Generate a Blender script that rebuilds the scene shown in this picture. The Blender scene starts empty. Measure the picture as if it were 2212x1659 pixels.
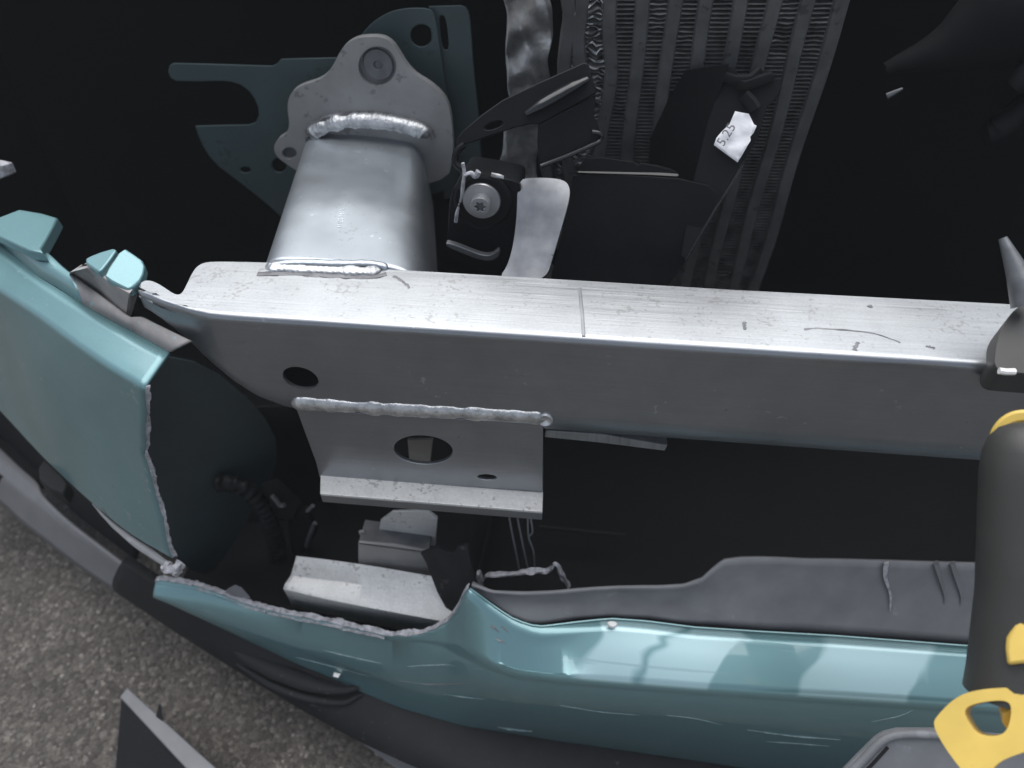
import bpy, bmesh, math, random
from mathutils import Vector, Matrix, noise
from mathutils.bvhtree import BVHTree
from mathutils.geometry import delaunay_2d_cdt

R_ = math.radians
random.seed(7)
sc = bpy.context.scene
COL = sc.collection

# ------------------------------------------------------------------ camera
CAM_Z, YAW, PITCH, FPX = 1.0, R_(5.7), R_(44.0), 1597.5
cam = bpy.data.cameras.new('camera')
cam_o = bpy.data.objects.new('camera', cam); COL.objects.link(cam_o)
cam_o.location = (0, 0, CAM_Z)
cam_o.rotation_euler = (math.pi / 2 - PITCH, 0, YAW)
cam.sensor_width = 36.0
cam.lens = 36.0 * FPX / 2212.0
cam.clip_start = 0.02; cam.clip_end = 400.0
cam.dof.use_dof = True
cam.dof.focus_distance = 0.60
cam.dof.aperture_fstop = 4.5
sc.camera = cam_o

# ------------------------------------------------------------------ light
SUN_EL, SUN_AZ = R_(72), R_(-8)      # veiled sun behind cloud, high over the car, azimuth from +Y
w = bpy.data.worlds.new('World'); sc.world = w; w.use_nodes = True
wn = w.node_tree.nodes; wl = w.node_tree.links
sky = wn.new('ShaderNodeTexSky'); sky.sky_type = 'NISHITA'; sky.sun_disc = False
sky.sun_elevation = SUN_EL; sky.sun_rotation = SUN_AZ
sky.air_density = 1.0; sky.dust_density = 1.5; sky.ozone_density = 1.0
bg = wn['Background']; bg.inputs[1].default_value = 0.05
hs_ = wn.new('ShaderNodeHueSaturation'); hs_.inputs['Saturation'].default_value = .5      # thin overcast
wl.new(sky.outputs[0], hs_.inputs['Color']); wl.new(hs_.outputs[0], bg.inputs[0])
sun = bpy.data.lights.new('sun', 'SUN'); sun.energy = 1.5; sun.angle = R_(80); sun.color = (1.0, .995, .985)
sun_o = bpy.data.objects.new('sun', sun); COL.objects.link(sun_o)
sd = Vector((math.sin(SUN_AZ) * math.cos(SUN_EL), math.cos(SUN_AZ) * math.cos(SUN_EL), math.sin(SUN_EL)))
sun_o.rotation_euler = sd.to_track_quat('Z', 'Y').to_euler()
sun_o.location = sd * 4
sc.view_settings.view_transform = 'Standard'; sc.view_settings.look = 'None'
sc.view_settings.gamma = 1.0; sc.view_settings.exposure = 1.5
sc.view_settings.use_curve_mapping = False

# ------------------------------------------------------------------ survey helper: turns a sighting into a point on a real plane
C0 = Vector((0, 0, CAM_Z))
FW = Vector((-math.sin(YAW) * math.cos(PITCH), math.cos(YAW) * math.cos(PITCH), -math.sin(PITCH)))
RT = Vector((math.cos(YAW), math.sin(YAW), 0))
UP = Vector((-math.sin(YAW) * math.sin(PITCH), math.cos(YAW) * math.sin(PITCH), math.cos(PITCH)))
def ray(u, v): return FW + RT * ((u - 1106) / FPX) - UP * ((v - 829.5) / FPX)
def PZ(u, v, z): d = ray(u, v); return C0 + d * ((z - CAM_Z) / d.z)
def PY(u, v, y): d = ray(u, v); return C0 + d * (y / d.y)
def PN(u, v, p, n): d = ray(u, v); return C0 + d * ((p - C0).dot(n) / d.dot(n))
def PD(u, v, dist): return C0 + ray(u, v) * dist

# ------------------------------------------------------------------ materials
MATS = {}
def mat(name, col, rough=.5, metal=0., coat=0., coat_rough=.05, var=None, bump=None, spots=None, streak=None, rvar=0., spec=.5, fine=None):
    """procedural principled material. var=(scale, amount) tone variation; bump=(scale, strength); spots=(scale, threshold, colour, amount);
    streak=(scale vec, amount) brushed streaks"""
    m = bpy.data.materials.new(name); m.use_nodes = True
    nt = m.node_tree; N = nt.nodes; L = nt.links
    b = N['Principled BSDF']
    b.inputs['Base Color'].default_value = (*col, 1)
    b.inputs['Roughness'].default_value = rough
    b.inputs['Metallic'].default_value = metal
    b.inputs['Coat Weight'].default_value = coat
    b.inputs['Coat Roughness'].default_value = coat_rough
    b.inputs['Specular IOR Level'].default_value = spec
    tc = N.new('ShaderNodeTexCoord')
    def noise_n(scale, detail=5, vec=None, rough_=.55):
        n = N.new('ShaderNodeTexNoise'); n.inputs['Scale'].default_value = scale
        n.inputs['Detail'].default_value = detail; n.inputs['Roughness'].default_value = rough_
        L.new(vec or tc.outputs['Object'], n.inputs['Vector']); return n.outputs['Fac']
    def maprange(src, a, b_, c, d):
        r = N.new('ShaderNodeMapRange'); r.inputs[1].default_value = a; r.inputs[2].default_value = b_
        r.inputs[3].default_value = c; r.inputs[4].default_value = d; L.new(src, r.inputs[0]); return r.outputs[0]
    def mix(fac, a, bcol, mode='MIX'):
        x = N.new('ShaderNodeMix'); x.data_type = 'RGBA'; x.blend_type = mode
        if isinstance(fac, float): x.inputs[0].default_value = fac
        else: L.new(fac, x.inputs[0])
        for sock, val in ((x.inputs[6], a), (x.inputs[7], bcol)):
            if isinstance(val, tuple): sock.default_value = (*val, 1)
            else: L.new(val, sock)
        return x.outputs[2]
    colour = (*col,)
    h = None
    if var:
        f = maprange(noise_n(var[0], 6), .3, .7, 0., 1.)
        k1 = tuple(c * (1 - var[1]) for c in col); k2 = tuple(min(1, c * (1 + var[1])) for c in col)
        colour = mix(f, k1, k2)
    if fine:
        f = maprange(noise_n(fine[0], 3), .35, .65, 0., 1.)
        g = mix(f, (1 - fine[1],) * 3, (1.0,) * 3)
        colour = mix(1.0, colour, g, 'MULTIPLY')
    rs = None
    if streak:
        mp = N.new('ShaderNodeMapping'); mp.inputs['Scale'].default_value = streak[0]
        L.new(tc.outputs['Object'], mp.inputs[0])
        s = noise_n(1.0, 6, mp.outputs[0], .65)
        rs = s
        g = mix(maprange(s, .35, .65, 0., 1.), (1 - streak[1],) * 3, (1.0,) * 3)
        colour = mix(1.0, colour, g, 'MULTIPLY')
        h = s
    if spots:
        for sp in (spots if isinstance(spots, list) else [spots]):
            s1 = noise_n(sp[0], 4); s2 = noise_n(sp[0] * .13, 3)
            ad = N.new('ShaderNodeMath'); ad.operation = 'ADD'; L.new(s1, ad.inputs[0])
            ml = N.new('ShaderNodeMath'); ml.operation = 'MULTIPLY'; ml.inputs[1].default_value = .6; L.new(s2, ml.inputs[0])
            L.new(ml.outputs[0], ad.inputs[1])
            fac = maprange(ad.outputs[0], sp[1], sp[1] + .05, 0., sp[3])
            colour = mix(fac, colour, sp[2])
    if not isinstance(colour, tuple): L.new(colour, b.inputs['Base Color'])
    if rvar:
        src = rs or noise_n(35, 5)
        L.new(maprange(src, .3, .7, max(.02, rough - rvar), min(1, rough + rvar)), b.inputs['Roughness'])
    if bump or h is not None:
        bn = N.new('ShaderNodeBump')
        if bump:
            bn.inputs['Strength'].default_value = bump[1]; bn.inputs['Distance'].default_value = .002
            L.new(noise_n(bump[0], 6), bn.inputs['Height'])
        else:
            bn.inputs['Strength'].default_value = .12; bn.inputs['Distance'].default_value = .001
            L.new(h, bn.inputs['Height'])
        L.new(bn.outputs[0], b.inputs['Normal'])
    MATS[name] = m
    return m

mat('alu_beam', (.41, .425, .44), .36, .85, streak=((10, 520, 520), .12), var=(30, .07), rvar=.07, fine=(420, .08),
    spots=[(260, .94, (.22, .215, .20), .5), (70, 1.02, (.30, .29, .27), .4)])
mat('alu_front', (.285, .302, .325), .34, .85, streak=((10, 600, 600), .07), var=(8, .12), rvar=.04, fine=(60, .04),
    spots=[(170, 1.04, (.55, .56, .58), .5), (320, 1.03, (.13, .13, .13), .5)])  # darkened copy of the beam aluminium: front shade put into the colour
mat('alu_tube', (.42, .455, .49), .41, .85, var=(18, .06), rvar=.04, bump=(300, .03),
    spots=[(260, .97, (.3, .31, .32), .5), (140, 1.0, (.85, .87, .9), .6)])
mat('alu_polished', (.36, .36, .365), .34, .85, var=(40, .3), rvar=.08, spots=(120, .98, (.15, .14, .13), .5))
mat('alu_flange', (.70, .70, .69), .5, .25, streak=((14, 420, 420), .08), var=(60, .08), fine=(420, .12), spots=[(230, .92, (.26, .25, .23), .6)])  # lightened aluminium: overhead light on flange and bar put into the colour
mat('alu_cast', (.34, .34, .34), .55, .55, var=(22, .15), bump=(240, .15),
    spots=[(120, .97, (.16, .16, .16), .6)])
mat('alu_weld', (.50, .51, .52), .40, .9, var=(110, .35), bump=(420, .25))
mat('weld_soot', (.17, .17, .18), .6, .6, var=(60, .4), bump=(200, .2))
mat('alu_dull', (.30, .31, .32), .5, .6, streak=((300, 20, 20), .25), var=(30, .2))
mat('alu_fin', (.22, .222, .225), .4, .7, var=(60, .5))
mat('rad_tube', (.125, .126, .13), .55, .3, var=(40, .25), spots=(90, .95, (.05, .05, .05), .7))
mat('alu_crumple', (.42, .42, .425), .4, .8, var=(50, .4), bump=(120, .4))
TEAL = (.152, .290, .312)
mat('teal_paint', TEAL, .38, .55, coat=1.0, coat_rough=.06, var=(5, .05), fine=(900, .06))
mat('teal_shell', TEAL, .42, .55, coat=.7, coat_rough=.10, var=(9, .09), fine=(700, .07),
    spots=[(120, 1.0, (.33, .40, .41), .55), (38, 1.02, (.07, .11, .115), .5)])
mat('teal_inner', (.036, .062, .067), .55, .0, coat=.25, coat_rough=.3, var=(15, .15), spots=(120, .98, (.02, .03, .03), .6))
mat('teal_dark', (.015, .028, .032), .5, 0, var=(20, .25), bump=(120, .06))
mat('primer', (.26, .25, .25), .65, 0, var=(50, .18), spots=(160, .93, (.20, .38, .40), .8))
mat('torn', (.33, .33, .355), .75, 0, var=(160, .45), bump=(300, .6))
mat('black_plastic', (.006, .007, .0085), .5, 0, var=(30, .3), bump=(300, .06), spec=.16)
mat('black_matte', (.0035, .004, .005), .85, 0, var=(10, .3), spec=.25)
mat('black_gloss', (.010, .011, .013), .22, 0, var=(30, .3))
mat('grey_plastic', (.155, .158, .168), .48, 0, var=(25, .12), bump=(700, .12), spots=(90, .97, (.14, .14, .15), .5))
mat('dark_plastic', (.012, .013, .0145), .62, 0, spec=.2, var=(30, .2), bump=(800, .12), spots=(160, 1.0, (.09, .09, .09), .5))
mat('liner_grey', (.175, .18, .19), .55, 0, var=(38, .12), bump=(60, .05), spots=(40, .95, (.32, .325, .35), .35))
mat('paper', (.88, .88, .91), .8, 0, var=(60, .07), bump=(90, .35))
mat('ink', (.16, .16, .18), .7)
mat('stamp', (.85, .88, .90), .35, .6)
mat('yellow', (.64, .45, .10), .45, 0, var=(30, .1), bump=(90, .05), spots=(60, 1.0, (.35, .2, .05), .5))
mat('tool_grey', (.042, .041, .038), .5, 0, var=(25, .15), bump=(200, .06))
mat('steel', (.42, .42, .43), .35, .8, var=(60, .15))
mat('steel_dark', (.16, .165, .175), .45, .6, var=(60, .25), bump=(150, .1))
mat('hood_paint', TEAL, .35, .55, coat=1.0, var=(4, .04))
mat('white_bit', (.8, .8, .78), .5, 0, var=(60, .1))
mat('scuff', (.19, .26, .27), .6, 0, var=(200, .4))
mat('chip', (.23, .215, .195), .85, 0)

def sky_patch_paint():
    """lower bumper paint: the top face carries a dried film with ragged outlines, scuffs along the front"""
    m = bpy.data.materials.new('teal_stained'); m.use_nodes = True
    nt = m.node_tree; N = nt.nodes; L = nt.links; b = N['Principled BSDF']
    tc = N.new('ShaderNodeTexCoord')
    sep = N.new('ShaderNodeSeparateXYZ'); L.new(tc.outputs['Object'], sep.inputs[0])
    def mth(op, a, b_):
        q = N.new('ShaderNodeMath'); q.operation = op
        for k, v_ in ((0, a), (1, b_)):
            if isinstance(v_, (int, float)): q.inputs[k].default_value = v_
            else: L.new(v_, q.inputs[k])
        return q.outputs[0]
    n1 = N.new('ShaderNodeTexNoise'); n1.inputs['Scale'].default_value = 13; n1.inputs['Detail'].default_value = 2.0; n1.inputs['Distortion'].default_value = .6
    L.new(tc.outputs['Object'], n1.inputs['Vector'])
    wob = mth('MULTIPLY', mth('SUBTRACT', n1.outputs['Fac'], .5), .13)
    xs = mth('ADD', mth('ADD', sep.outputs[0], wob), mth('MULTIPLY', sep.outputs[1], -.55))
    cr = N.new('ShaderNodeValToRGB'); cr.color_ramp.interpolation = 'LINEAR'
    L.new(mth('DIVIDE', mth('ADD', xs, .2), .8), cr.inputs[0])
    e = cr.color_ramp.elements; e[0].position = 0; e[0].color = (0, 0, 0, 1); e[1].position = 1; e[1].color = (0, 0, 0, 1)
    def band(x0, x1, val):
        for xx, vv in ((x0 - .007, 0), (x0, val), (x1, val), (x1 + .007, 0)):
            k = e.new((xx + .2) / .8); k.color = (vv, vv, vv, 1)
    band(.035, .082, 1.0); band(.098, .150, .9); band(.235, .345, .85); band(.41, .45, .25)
    r1 = cr
    mp2 = N.new('ShaderNodeMapping'); mp2.inputs['Scale'].default_value = (5, 130, 130); mp2.inputs['Rotation'].default_value = (0, R_(4), 0)
    L.new(tc.outputs['Object'], mp2.inputs[0])
    n2 = N.new('ShaderNodeTexNoise'); n2.inputs['Scale'].default_value = 1.0; n2.inputs['Detail'].default_value = 4
    L.new(mp2.outputs[0], n2.inputs['Vector'])
    r2 = N.new('ShaderNodeMapRange'); r2.inputs[1].default_value = .66; r2.inputs[2].default_value = .69; r2.inputs[4].default_value = .45; L.new(n2.outputs['Fac'], r2.inputs[0])
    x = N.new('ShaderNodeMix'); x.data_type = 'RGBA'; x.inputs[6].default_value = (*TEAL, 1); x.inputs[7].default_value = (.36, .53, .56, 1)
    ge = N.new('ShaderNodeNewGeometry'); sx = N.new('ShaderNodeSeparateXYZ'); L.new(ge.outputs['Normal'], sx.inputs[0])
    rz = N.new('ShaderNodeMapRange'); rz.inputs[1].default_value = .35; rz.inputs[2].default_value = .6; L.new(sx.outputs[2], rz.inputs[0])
    sky_patch = N.new('ShaderNodeMath'); sky_patch.operation = 'MULTIPLY'; L.new(r1.outputs[0], sky_patch.inputs[0]); L.new(rz.outputs[0], sky_patch.inputs[1])   # painted sky reflections, kept to the upward faces
    L.new(sky_patch.outputs[0], x.inputs[0])
    x2 = N.new('ShaderNodeMix'); x2.data_type = 'RGBA'; x2.inputs[7].default_value = (.22, .34, .37, 1)
    L.new(r2.outputs[0], x2.inputs[0]); L.new(x.outputs[2], x2.inputs[6])
    L.new(x2.outputs[2], b.inputs['Base Color'])
    b.inputs['Roughness'].default_value = .38; b.inputs['Coat Weight'].default_value = 1.0; b.inputs['Metallic'].default_value = .55
    rr = N.new('ShaderNodeMapRange'); rr.inputs[3].default_value = .04; rr.inputs[4].default_value = .22; L.new(sky_patch.outputs[0], rr.inputs[0])
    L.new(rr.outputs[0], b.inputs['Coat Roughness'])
    MATS['teal_stained'] = m
sky_patch_paint()

def asphalt_material():
    m = bpy.data.materials.new('asphalt'); m.use_nodes = True
    nt = m.node_tree; N = nt.nodes; L = nt.links; b = N['Principled BSDF']
    tc = N.new('ShaderNodeTexCoord')
    v = N.new('ShaderNodeTexVoronoi'); v.inputs['Scale'].default_value = 185; v.inputs['Randomness'].default_value = 1
    L.new(tc.outputs['Object'], v.inputs['Vector'])
    n = N.new('ShaderNodeTexNoise'); n.inputs['Scale'].default_value = 420; n.inputs['Detail'].default_value = 6; L.new(tc.outputs['Object'], n.inputs['Vector'])
    big = N.new('ShaderNodeTexNoise'); big.inputs['Scale'].default_value = 9; big.inputs['Detail'].default_value = 4; L.new(tc.outputs['Object'], big.inputs['Vector'])
    sep = N.new('ShaderNodeSeparateColor'); L.new(v.outputs['Color'], sep.inputs[0])
    cr = N.new('ShaderNodeValToRGB'); L.new(sep.outputs[0], cr.inputs[0])
    e = cr.color_ramp.elements; e[0].position = 0; e[0].color = (.082, .073, .065, 1); e[1].position = 1; e[1].color = (.26, .238, .212, 1)
    for p, c in ((.45, (.122, .110, .097, 1)), (.85, (.168, .151, .133, 1))):
        k = e.new(p); k.color = c
    mx = N.new('ShaderNodeMix'); mx.data_type = 'RGBA'; mx.blend_type = 'MULTIPLY'; mx.inputs[0].default_value = .7
    r = N.new('ShaderNodeMapRange'); r.inputs[1].default_value = .3; r.inputs[2].default_value = .7; r.inputs[3].default_value = .5; r.inputs[4].default_value = 1.3
    L.new(n.outputs['Fac'], r.inputs[0]); L.new(cr.outputs[0], mx.inputs[6]); L.new(r.outputs[0], mx.inputs[7])
    mx2 = N.new('ShaderNodeMix'); mx2.data_type = 'RGBA'; mx2.blend_type = 'MULTIPLY'; mx2.inputs[0].default_value = .6
    r2 = N.new('ShaderNodeMapRange'); r2.inputs[1].default_value = .35; r2.inputs[2].default_value = .65; r2.inputs[3].default_value = .6; r2.inputs[4].default_value = 1.15
    L.new(big.outputs['Fac'], r2.inputs[0]); L.new(mx.outputs[2], mx2.inputs[6]); L.new(r2.outputs[0], mx2.inputs[7])
    L.new(mx2.outputs[2], b.inputs['Base Color']); b.inputs['Roughness'].default_value = .85
    ad = N.new('ShaderNodeMath'); ad.operation = 'SUBTRACT'; L.new(n.outputs['Fac'], ad.inputs[0]); L.new(v.outputs['Distance'], ad.inputs[1])
    bp = N.new('ShaderNodeBump'); bp.inputs['Strength'].default_value = 1.0; bp.inputs['Distance'].default_value = .004
    L.new(ad.outputs[0], bp.inputs['Height']); L.new(bp.outputs[0], b.inputs['Normal'])
    MATS['asphalt'] = m
asphalt_material()

# ------------------------------------------------------------------ object helpers
def thing(name, loc, label, cat, group=None):
    o = bpy.data.objects.new(name, None); COL.objects.link(o); o.location = loc; o.empty_display_size = .02
    o['label'] = label; o['category'] = cat
    if group: o['group'] = group
    bpy.context.view_layer.update()
    return o
def worldloc(p):
    v = Vector((0, 0, 0))
    while p is not None: v = v + p.location; p = p.parent
    return v
def obj(name, verts, faces, m, parent=None, smooth=True, bevel=0, label=None, cat=None, kind=None, loc=None, autosmooth=40):
    base = worldloc(parent) if parent else (Vector(loc) if loc is not None else Vector((0, 0, 0)))
    me = bpy.data.meshes.new(name)
    me.from_pydata([tuple(Vector(v) - base) for v in verts], [], faces); me.validate(); me.update()
    bm = bmesh.new(); bm.from_mesh(me); bmesh.ops.remove_doubles(bm, verts=bm.verts, dist=1e-6)
    bmesh.ops.recalc_face_normals(bm, faces=bm.faces)
    if smooth:
        for f in bm.faces: f.smooth = True
        for e in bm.edges:
            if len(e.link_faces) == 2 and e.calc_face_angle(0) > R_(autosmooth): e.smooth = False
    bm.to_mesh(me); bm.free()
    me.materials.append(MATS[m])
    o = bpy.data.objects.new(name, me); COL.objects.link(o)
    if parent: o.parent = parent
    elif loc is not None: o.location = loc
    if bevel:
        md = o.modifiers.new('bevel', 'BEVEL'); md.width = bevel; md.segments = 2; md.limit_method = 'ANGLE'; md.angle_limit = R_(35)
    if label: o['label'] = label
    if cat: o['category'] = cat
    if kind: o['kind'] = kind
    return o

def chaikin(p, it=2, closed=True):
    for _ in range(it):
        q = []
        n = len(p)
        for i in range(n if closed else n - 1):
            a, b = p[i], p[(i + 1) % n]
            q.append(tuple(a[k] * .75 + b[k] * .25 for k in range(len(a)))); q.append(tuple(a[k] * .25 + b[k] * .75 for k in range(len(a))))
        if not closed: q = [p[0]] + q + [p[-1]]
        p = q
    return p
def ell(u, v, ru, rv, n=28, rot=0):
    out = []
    for i in range(n):
        a = 2 * math.pi * i / n; x, y = ru * math.cos(a), rv * math.sin(a)
        out.append((u + x * math.cos(rot) - y * math.sin(rot), v + x * math.sin(rot) + y * math.cos(rot)))
    return out

def inside(q, loops):
    c = False
    for l in loops:
        for a, b in zip(l, l[1:] + l[:1]):
            if (a.y > q.y) != (b.y > q.y) and q.x < (b.x - a.x) * (q.y - a.y) / (b.y - a.y) + a.x: c = not c
    return c
def sheet(name, pts, thick, m, parent=None, holes=(), grid=0, bulge=None, bevel=.0006, back=None, **kw):
    """flat (or gently bulged) plate: pts are 3D points of a planar outline, holes likewise; thickened away from the viewer"""
    c = sum(pts, Vector()) / len(pts)
    n = Vector((0, 0, 0))
    for i in range(len(pts)): n += (pts[i] - c).cross(pts[(i + 1) % len(pts)] - c)
    n.normalize()
    if n.dot(C0 - c) < 0: n = -n
    ex = (pts[len(pts) // 3] - pts[0]).normalized(); ex = (ex - n * ex.dot(n)).normalized(); ey = n.cross(ex)
    v2, edges = [], []
    for loop in [pts] + list(holes):
        s = len(v2)
        for p in loop: d = p - c; v2.append(Vector((d.dot(ex), d.dot(ey))))
        k = len(loop)
        edges += [(s + i, s + (i + 1) % k) for i in range(k)]
    loops2 = []
    k0 = 0
    for loop in [pts] + list(holes):
        loops2.append(v2[k0:k0 + len(loop)]); k0 += len(loop)
    if grid:
        xs = [q.x for q in v2]; ys = [q.y for q in v2]
        nx = int((max(xs) - min(xs)) / grid); ny = int((max(ys) - min(ys)) / grid)
        for i in range(1, nx + 1):
            for j in range(1, ny + 1):
                q = Vector((min(xs) + i * grid + .13 * grid * math.sin(j * 7.1), min(ys) + j * grid + .13 * grid * math.sin(i * 5.3)))
                if inside(q, loops2) and min((q - e).length for l in loops2 for e in l) > grid * .35: v2.append(q)
    ov, oe, of, *_ = delaunay_2d_cdt(v2, edges, [], 0, 1e-7)
    of = [t for t in of if inside(sum((ov[i] for i in t), Vector((0, 0))) / len(t), loops2)]
    f = bulge or (lambda a, b_: 0.0)
    top = [c + ex * q.x + ey * q.y + n * f(q.x, q.y) for q in ov]
    bd = back if back is not None else -n
    bot = [p + bd * thick for p in top]
    k = len(top)
    faces = [tuple(t) for t in of] + [tuple(k + i for i in reversed(t)) for t in of]
    cnt = {}
    for t in of:
        for i in range(len(t)):
            a, b_ = t[i], t[(i + 1) % len(t)]
            cnt.setdefault((min(a, b_), max(a, b_)), []).append((a, b_))
    for e, l in cnt.items():
        if len(l) == 1:
            a, b_ = l[0]; faces.append((b_, a, k + a, k + b_))
    return obj(name, top + bot, faces, m, parent, bevel=bevel, **kw)

def resample(row, n):
    """points of a polyline at even arc length, Catmull-Rom smoothed"""
    d = [0]
    for a, b in zip(row, row[1:]): d.append(d[-1] + (b - a).length)
    out = []
    for i in range(n):
        t = d[-1] * i / (n - 1)
        j = max(k for k in range(len(d)) if d[k] <= t + 1e-12); j = min(j, len(row) - 2)
        s = (t - d[j]) / max(1e-9, d[j + 1] - d[j])
        p0 = row[max(0, j - 1)]; p1 = row[j]; p2 = row[j + 1]; p3 = row[min(len(row) - 1, j + 2)]
        l = (p2 - p1).length
        m1 = (p2 - p0) / max(1e-9, (p2 - p1).length + (p1 - p0).length) * l if j > 0 else (p2 - p1)
        m2 = (p3 - p1) / max(1e-9, (p3 - p2).length + (p2 - p1).length) * l if j < len(row) - 2 else (p2 - p1)
        s2, s3 = s * s, s * s * s
        out.append(p1 * (2 * s3 - 3 * s2 + 1) + m1 * (s3 - 2 * s2 + s) + p2 * (-2 * s3 + 3 * s2) + m2 * (s3 - s2))
    return out
def grid_obj(name, rows, m, parent=None, solid=0, bevel=0, offset=-1, subdiv=0, flip=False, **kw):
    nr, nc = len(rows), len(rows[0])
    v = [p for r in rows for p in r]
    f = [(i * nc + j, i * nc + j + 1, (i + 1) * nc + j + 1, (i + 1) * nc + j) for i in range(nr - 1) for j in range(nc - 1)]
    o = obj(name, v, f, m, parent, **kw)
    me = o.data
    # make the faces look at the viewer
    s = sum((C0 - worldloc(o) - p.center).dot(p.normal) for p in me.polygons)
    if s < 0:
        bm = bmesh.new(); bm.from_mesh(me); bmesh.ops.reverse_faces(bm, faces=bm.faces); bm.to_mesh(me); bm.free()
    if solid:
        md = o.modifiers.new('solid', 'SOLIDIFY'); md.thickness = solid; md.offset = offset
    if subdiv:
        md = o.modifiers.new('sub', 'SUBSURF'); md.levels = subdiv; md.render_levels = subdiv
    return o
def loft(name, rows, ncol, m, parent=None, sub=6, solid=.003, jitter=0, **kw):
    """surface through several polylines (each a list of 3D points), smoothed across the rows"""
    rr = [resample(r, ncol) for r in rows]
    out = []
    ns = (len(rows) - 1) * sub + 1
    cols = [resample([r[j] for r in rr], ns) for j in range(ncol)]
    out = [[cols[j][i] for j in range(ncol)] for i in range(ns)]
    return grid_obj(name, out, m, parent, solid=solid, **kw)
def tube(name, path, rad, m, parent=None, n=10, seg=None, ripple=None, flat=1.0, cap=True, rough=0, **kw):
    """tube along a path; rad number or list; ripple=(count, depth) for corrugations; rough adds ragged noise"""
    if seg: path2 = resample(path, seg)
    else: path2 = path
    L = len(path2); verts = []; faces = []
    ref = Vector((0, 0, 1))
    for i, p in enumerate(path2):
        t = (path2[min(L - 1, i + 1)] - path2[max(0, i - 1)]).normalized()
        if abs(t.dot(ref)) > .95: a = t.cross(Vector((1, 0, 0))).normalized()
        else: a = t.cross(ref).normalized()
        b = a.cross(t).normalized()
        if isinstance(rad, (list, tuple)):
            x = i / (L - 1) * (len(rad) - 1); k = min(len(rad) - 2, int(x)); r = rad[k] + (rad[k + 1] - rad[k]) * (x - k)
        else: r = rad
        if ripple: r *= 1 + ripple[1] * math.sin(2 * math.pi * ripple[0] * i / (L - 1))
        for j in range(n):
            ang = 2 * math.pi * j / n
            rr = r * (1 + rough * noise.noise(Vector((i * .21, j * .9, (p.x + p.z) * 35))))
            verts.append(p + a * (rr * math.cos(ang)) + b * (rr * flat * math.sin(ang)))
    for i in range(L - 1):
        for j in range(n):
            faces.append((i * n + j, i * n + (j + 1) % n, (i + 1) * n + (j + 1) % n, (i + 1) * n + j))
    if cap:
        faces.append(tuple(range(n))); faces.append(tuple(range((L - 1) * n, L * n)))
    return obj(name, verts, faces, m, parent, **kw)
def ribbon(name, path, n, wa, wb, up, side, m, parent, seed=0, relief=.0009, **kw):
    """ragged fracture face along a path: spans from -wa to +wb along side, with flaky relief along up"""
    p2 = resample(path, n); rows = []
    for i, p in enumerate(p2):
        row = []
        s = sum((b - a).length for a, b in zip(p2[:i], p2[1:i + 1]))
        fa = wa * (1 + .45 * noise.noise(Vector((s * 55, seed, 0))) + .25 * noise.noise(Vector((s * 210, seed, 1))))
        fb = wb * (1 + .55 * noise.noise(Vector((s * 48, seed, 5))) + .35 * noise.noise(Vector((s * 230, seed, 6))))
        for q in range(7):
            t = q / 6; o_ = -fa + (fa + fb) * t
            h = relief * (noise.noise(Vector((s * 130, t * 3.2, seed + 2))) + .6 * noise.noise(Vector((s * 420, t * 5, seed))))
            row.append(p + side * o_ + up * (h + .35 * relief * math.sin(t * 9)))
        rows.append(row)
    return grid_obj(name, rows, m, parent, solid=.0012, **kw)
def weld(name, path, rad, m, parent=None, rings=150, pitch=.0032, flat=.55, up=Vector((0, 0, 1)), n=12, **kw):
    """weld bead: overlapping solidified ripples, crescent shaped, along a path"""
    p2 = resample(path, rings)
    ln = sum((b - a).length for a, b in zip(p2, p2[1:]))
    verts, faces = [], []
    s = 0
    for i, p in enumerate(p2):
        if i: s += (p - p2[i - 1]).length
        t = (p2[min(rings - 1, i + 1)] - p2[max(0, i - 1)]).normalized()
        a = t.cross(up).normalized(); b = a.cross(t).normalized()
        e = min(1, math.sqrt(max(0, min(s, ln - s)) / (rad * 1.2)) + .05)
        wob = 1 + .30 * noise.noise(Vector((s * 90, rad * 1000, 3)))
        for j in range(n):
            g = math.pi * (j / (n - 1))            # half section: an arch
            ph = (s + .7 * rad * (1 - math.sin(g)) * -1 + .0022 * noise.noise(Vector((s * 120, 7, rad * 500))) + .0016 * noise.noise(Vector((s * 260, j * .5, 0)))) / pitch
            saw = ph - math.floor(ph)
            r = rad * e * wob * (1 + .075 * (saw ** 2) + .06 * noise.noise(Vector((s * 300, j * .6, rad * 700))))
            verts.append(p + a * (r * math.cos(g)) + b * (r * flat * math.sin(g) - rad * .12))
    for i in range(rings - 1):
        for j in range(n - 1):
            faces.append((i * n + j, i * n + j + 1, (i + 1) * n + j + 1, (i + 1) * n + j))
    faces.append(tuple(range(n))); faces.append(tuple(range((rings - 1) * n, rings * n)))
    return obj(name, verts, faces, m, parent, autosmooth=75, **kw)
def disc(name, c, n, r, h, m, parent=None, prof=None, seg=32, bevel=0, **kw):
    """turned part: prof = [(radius, height)...] along axis n from c"""
    n = n.normalized(); a = n.orthogonal().normalized(); b = n.cross(a)
    prof = prof or [(0, 0), (r, 0), (r, h), (0, h)]
    verts, faces = [], []
    for (rr, hh) in prof:
        for j in range(seg):
            g = 2 * math.pi * j / seg
            verts.append(c + n * hh + (a * math.cos(g) + b * math.sin(g)) * max(rr, 1e-5))
    for i in range(len(prof) - 1):
        for j in range(seg):
            faces.append((i * seg + j, i * seg + (j + 1) % seg, (i + 1) * seg + (j + 1) % seg, (i + 1) * seg + j))
    return obj(name, verts, faces, m, parent, bevel=bevel, **kw)
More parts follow.
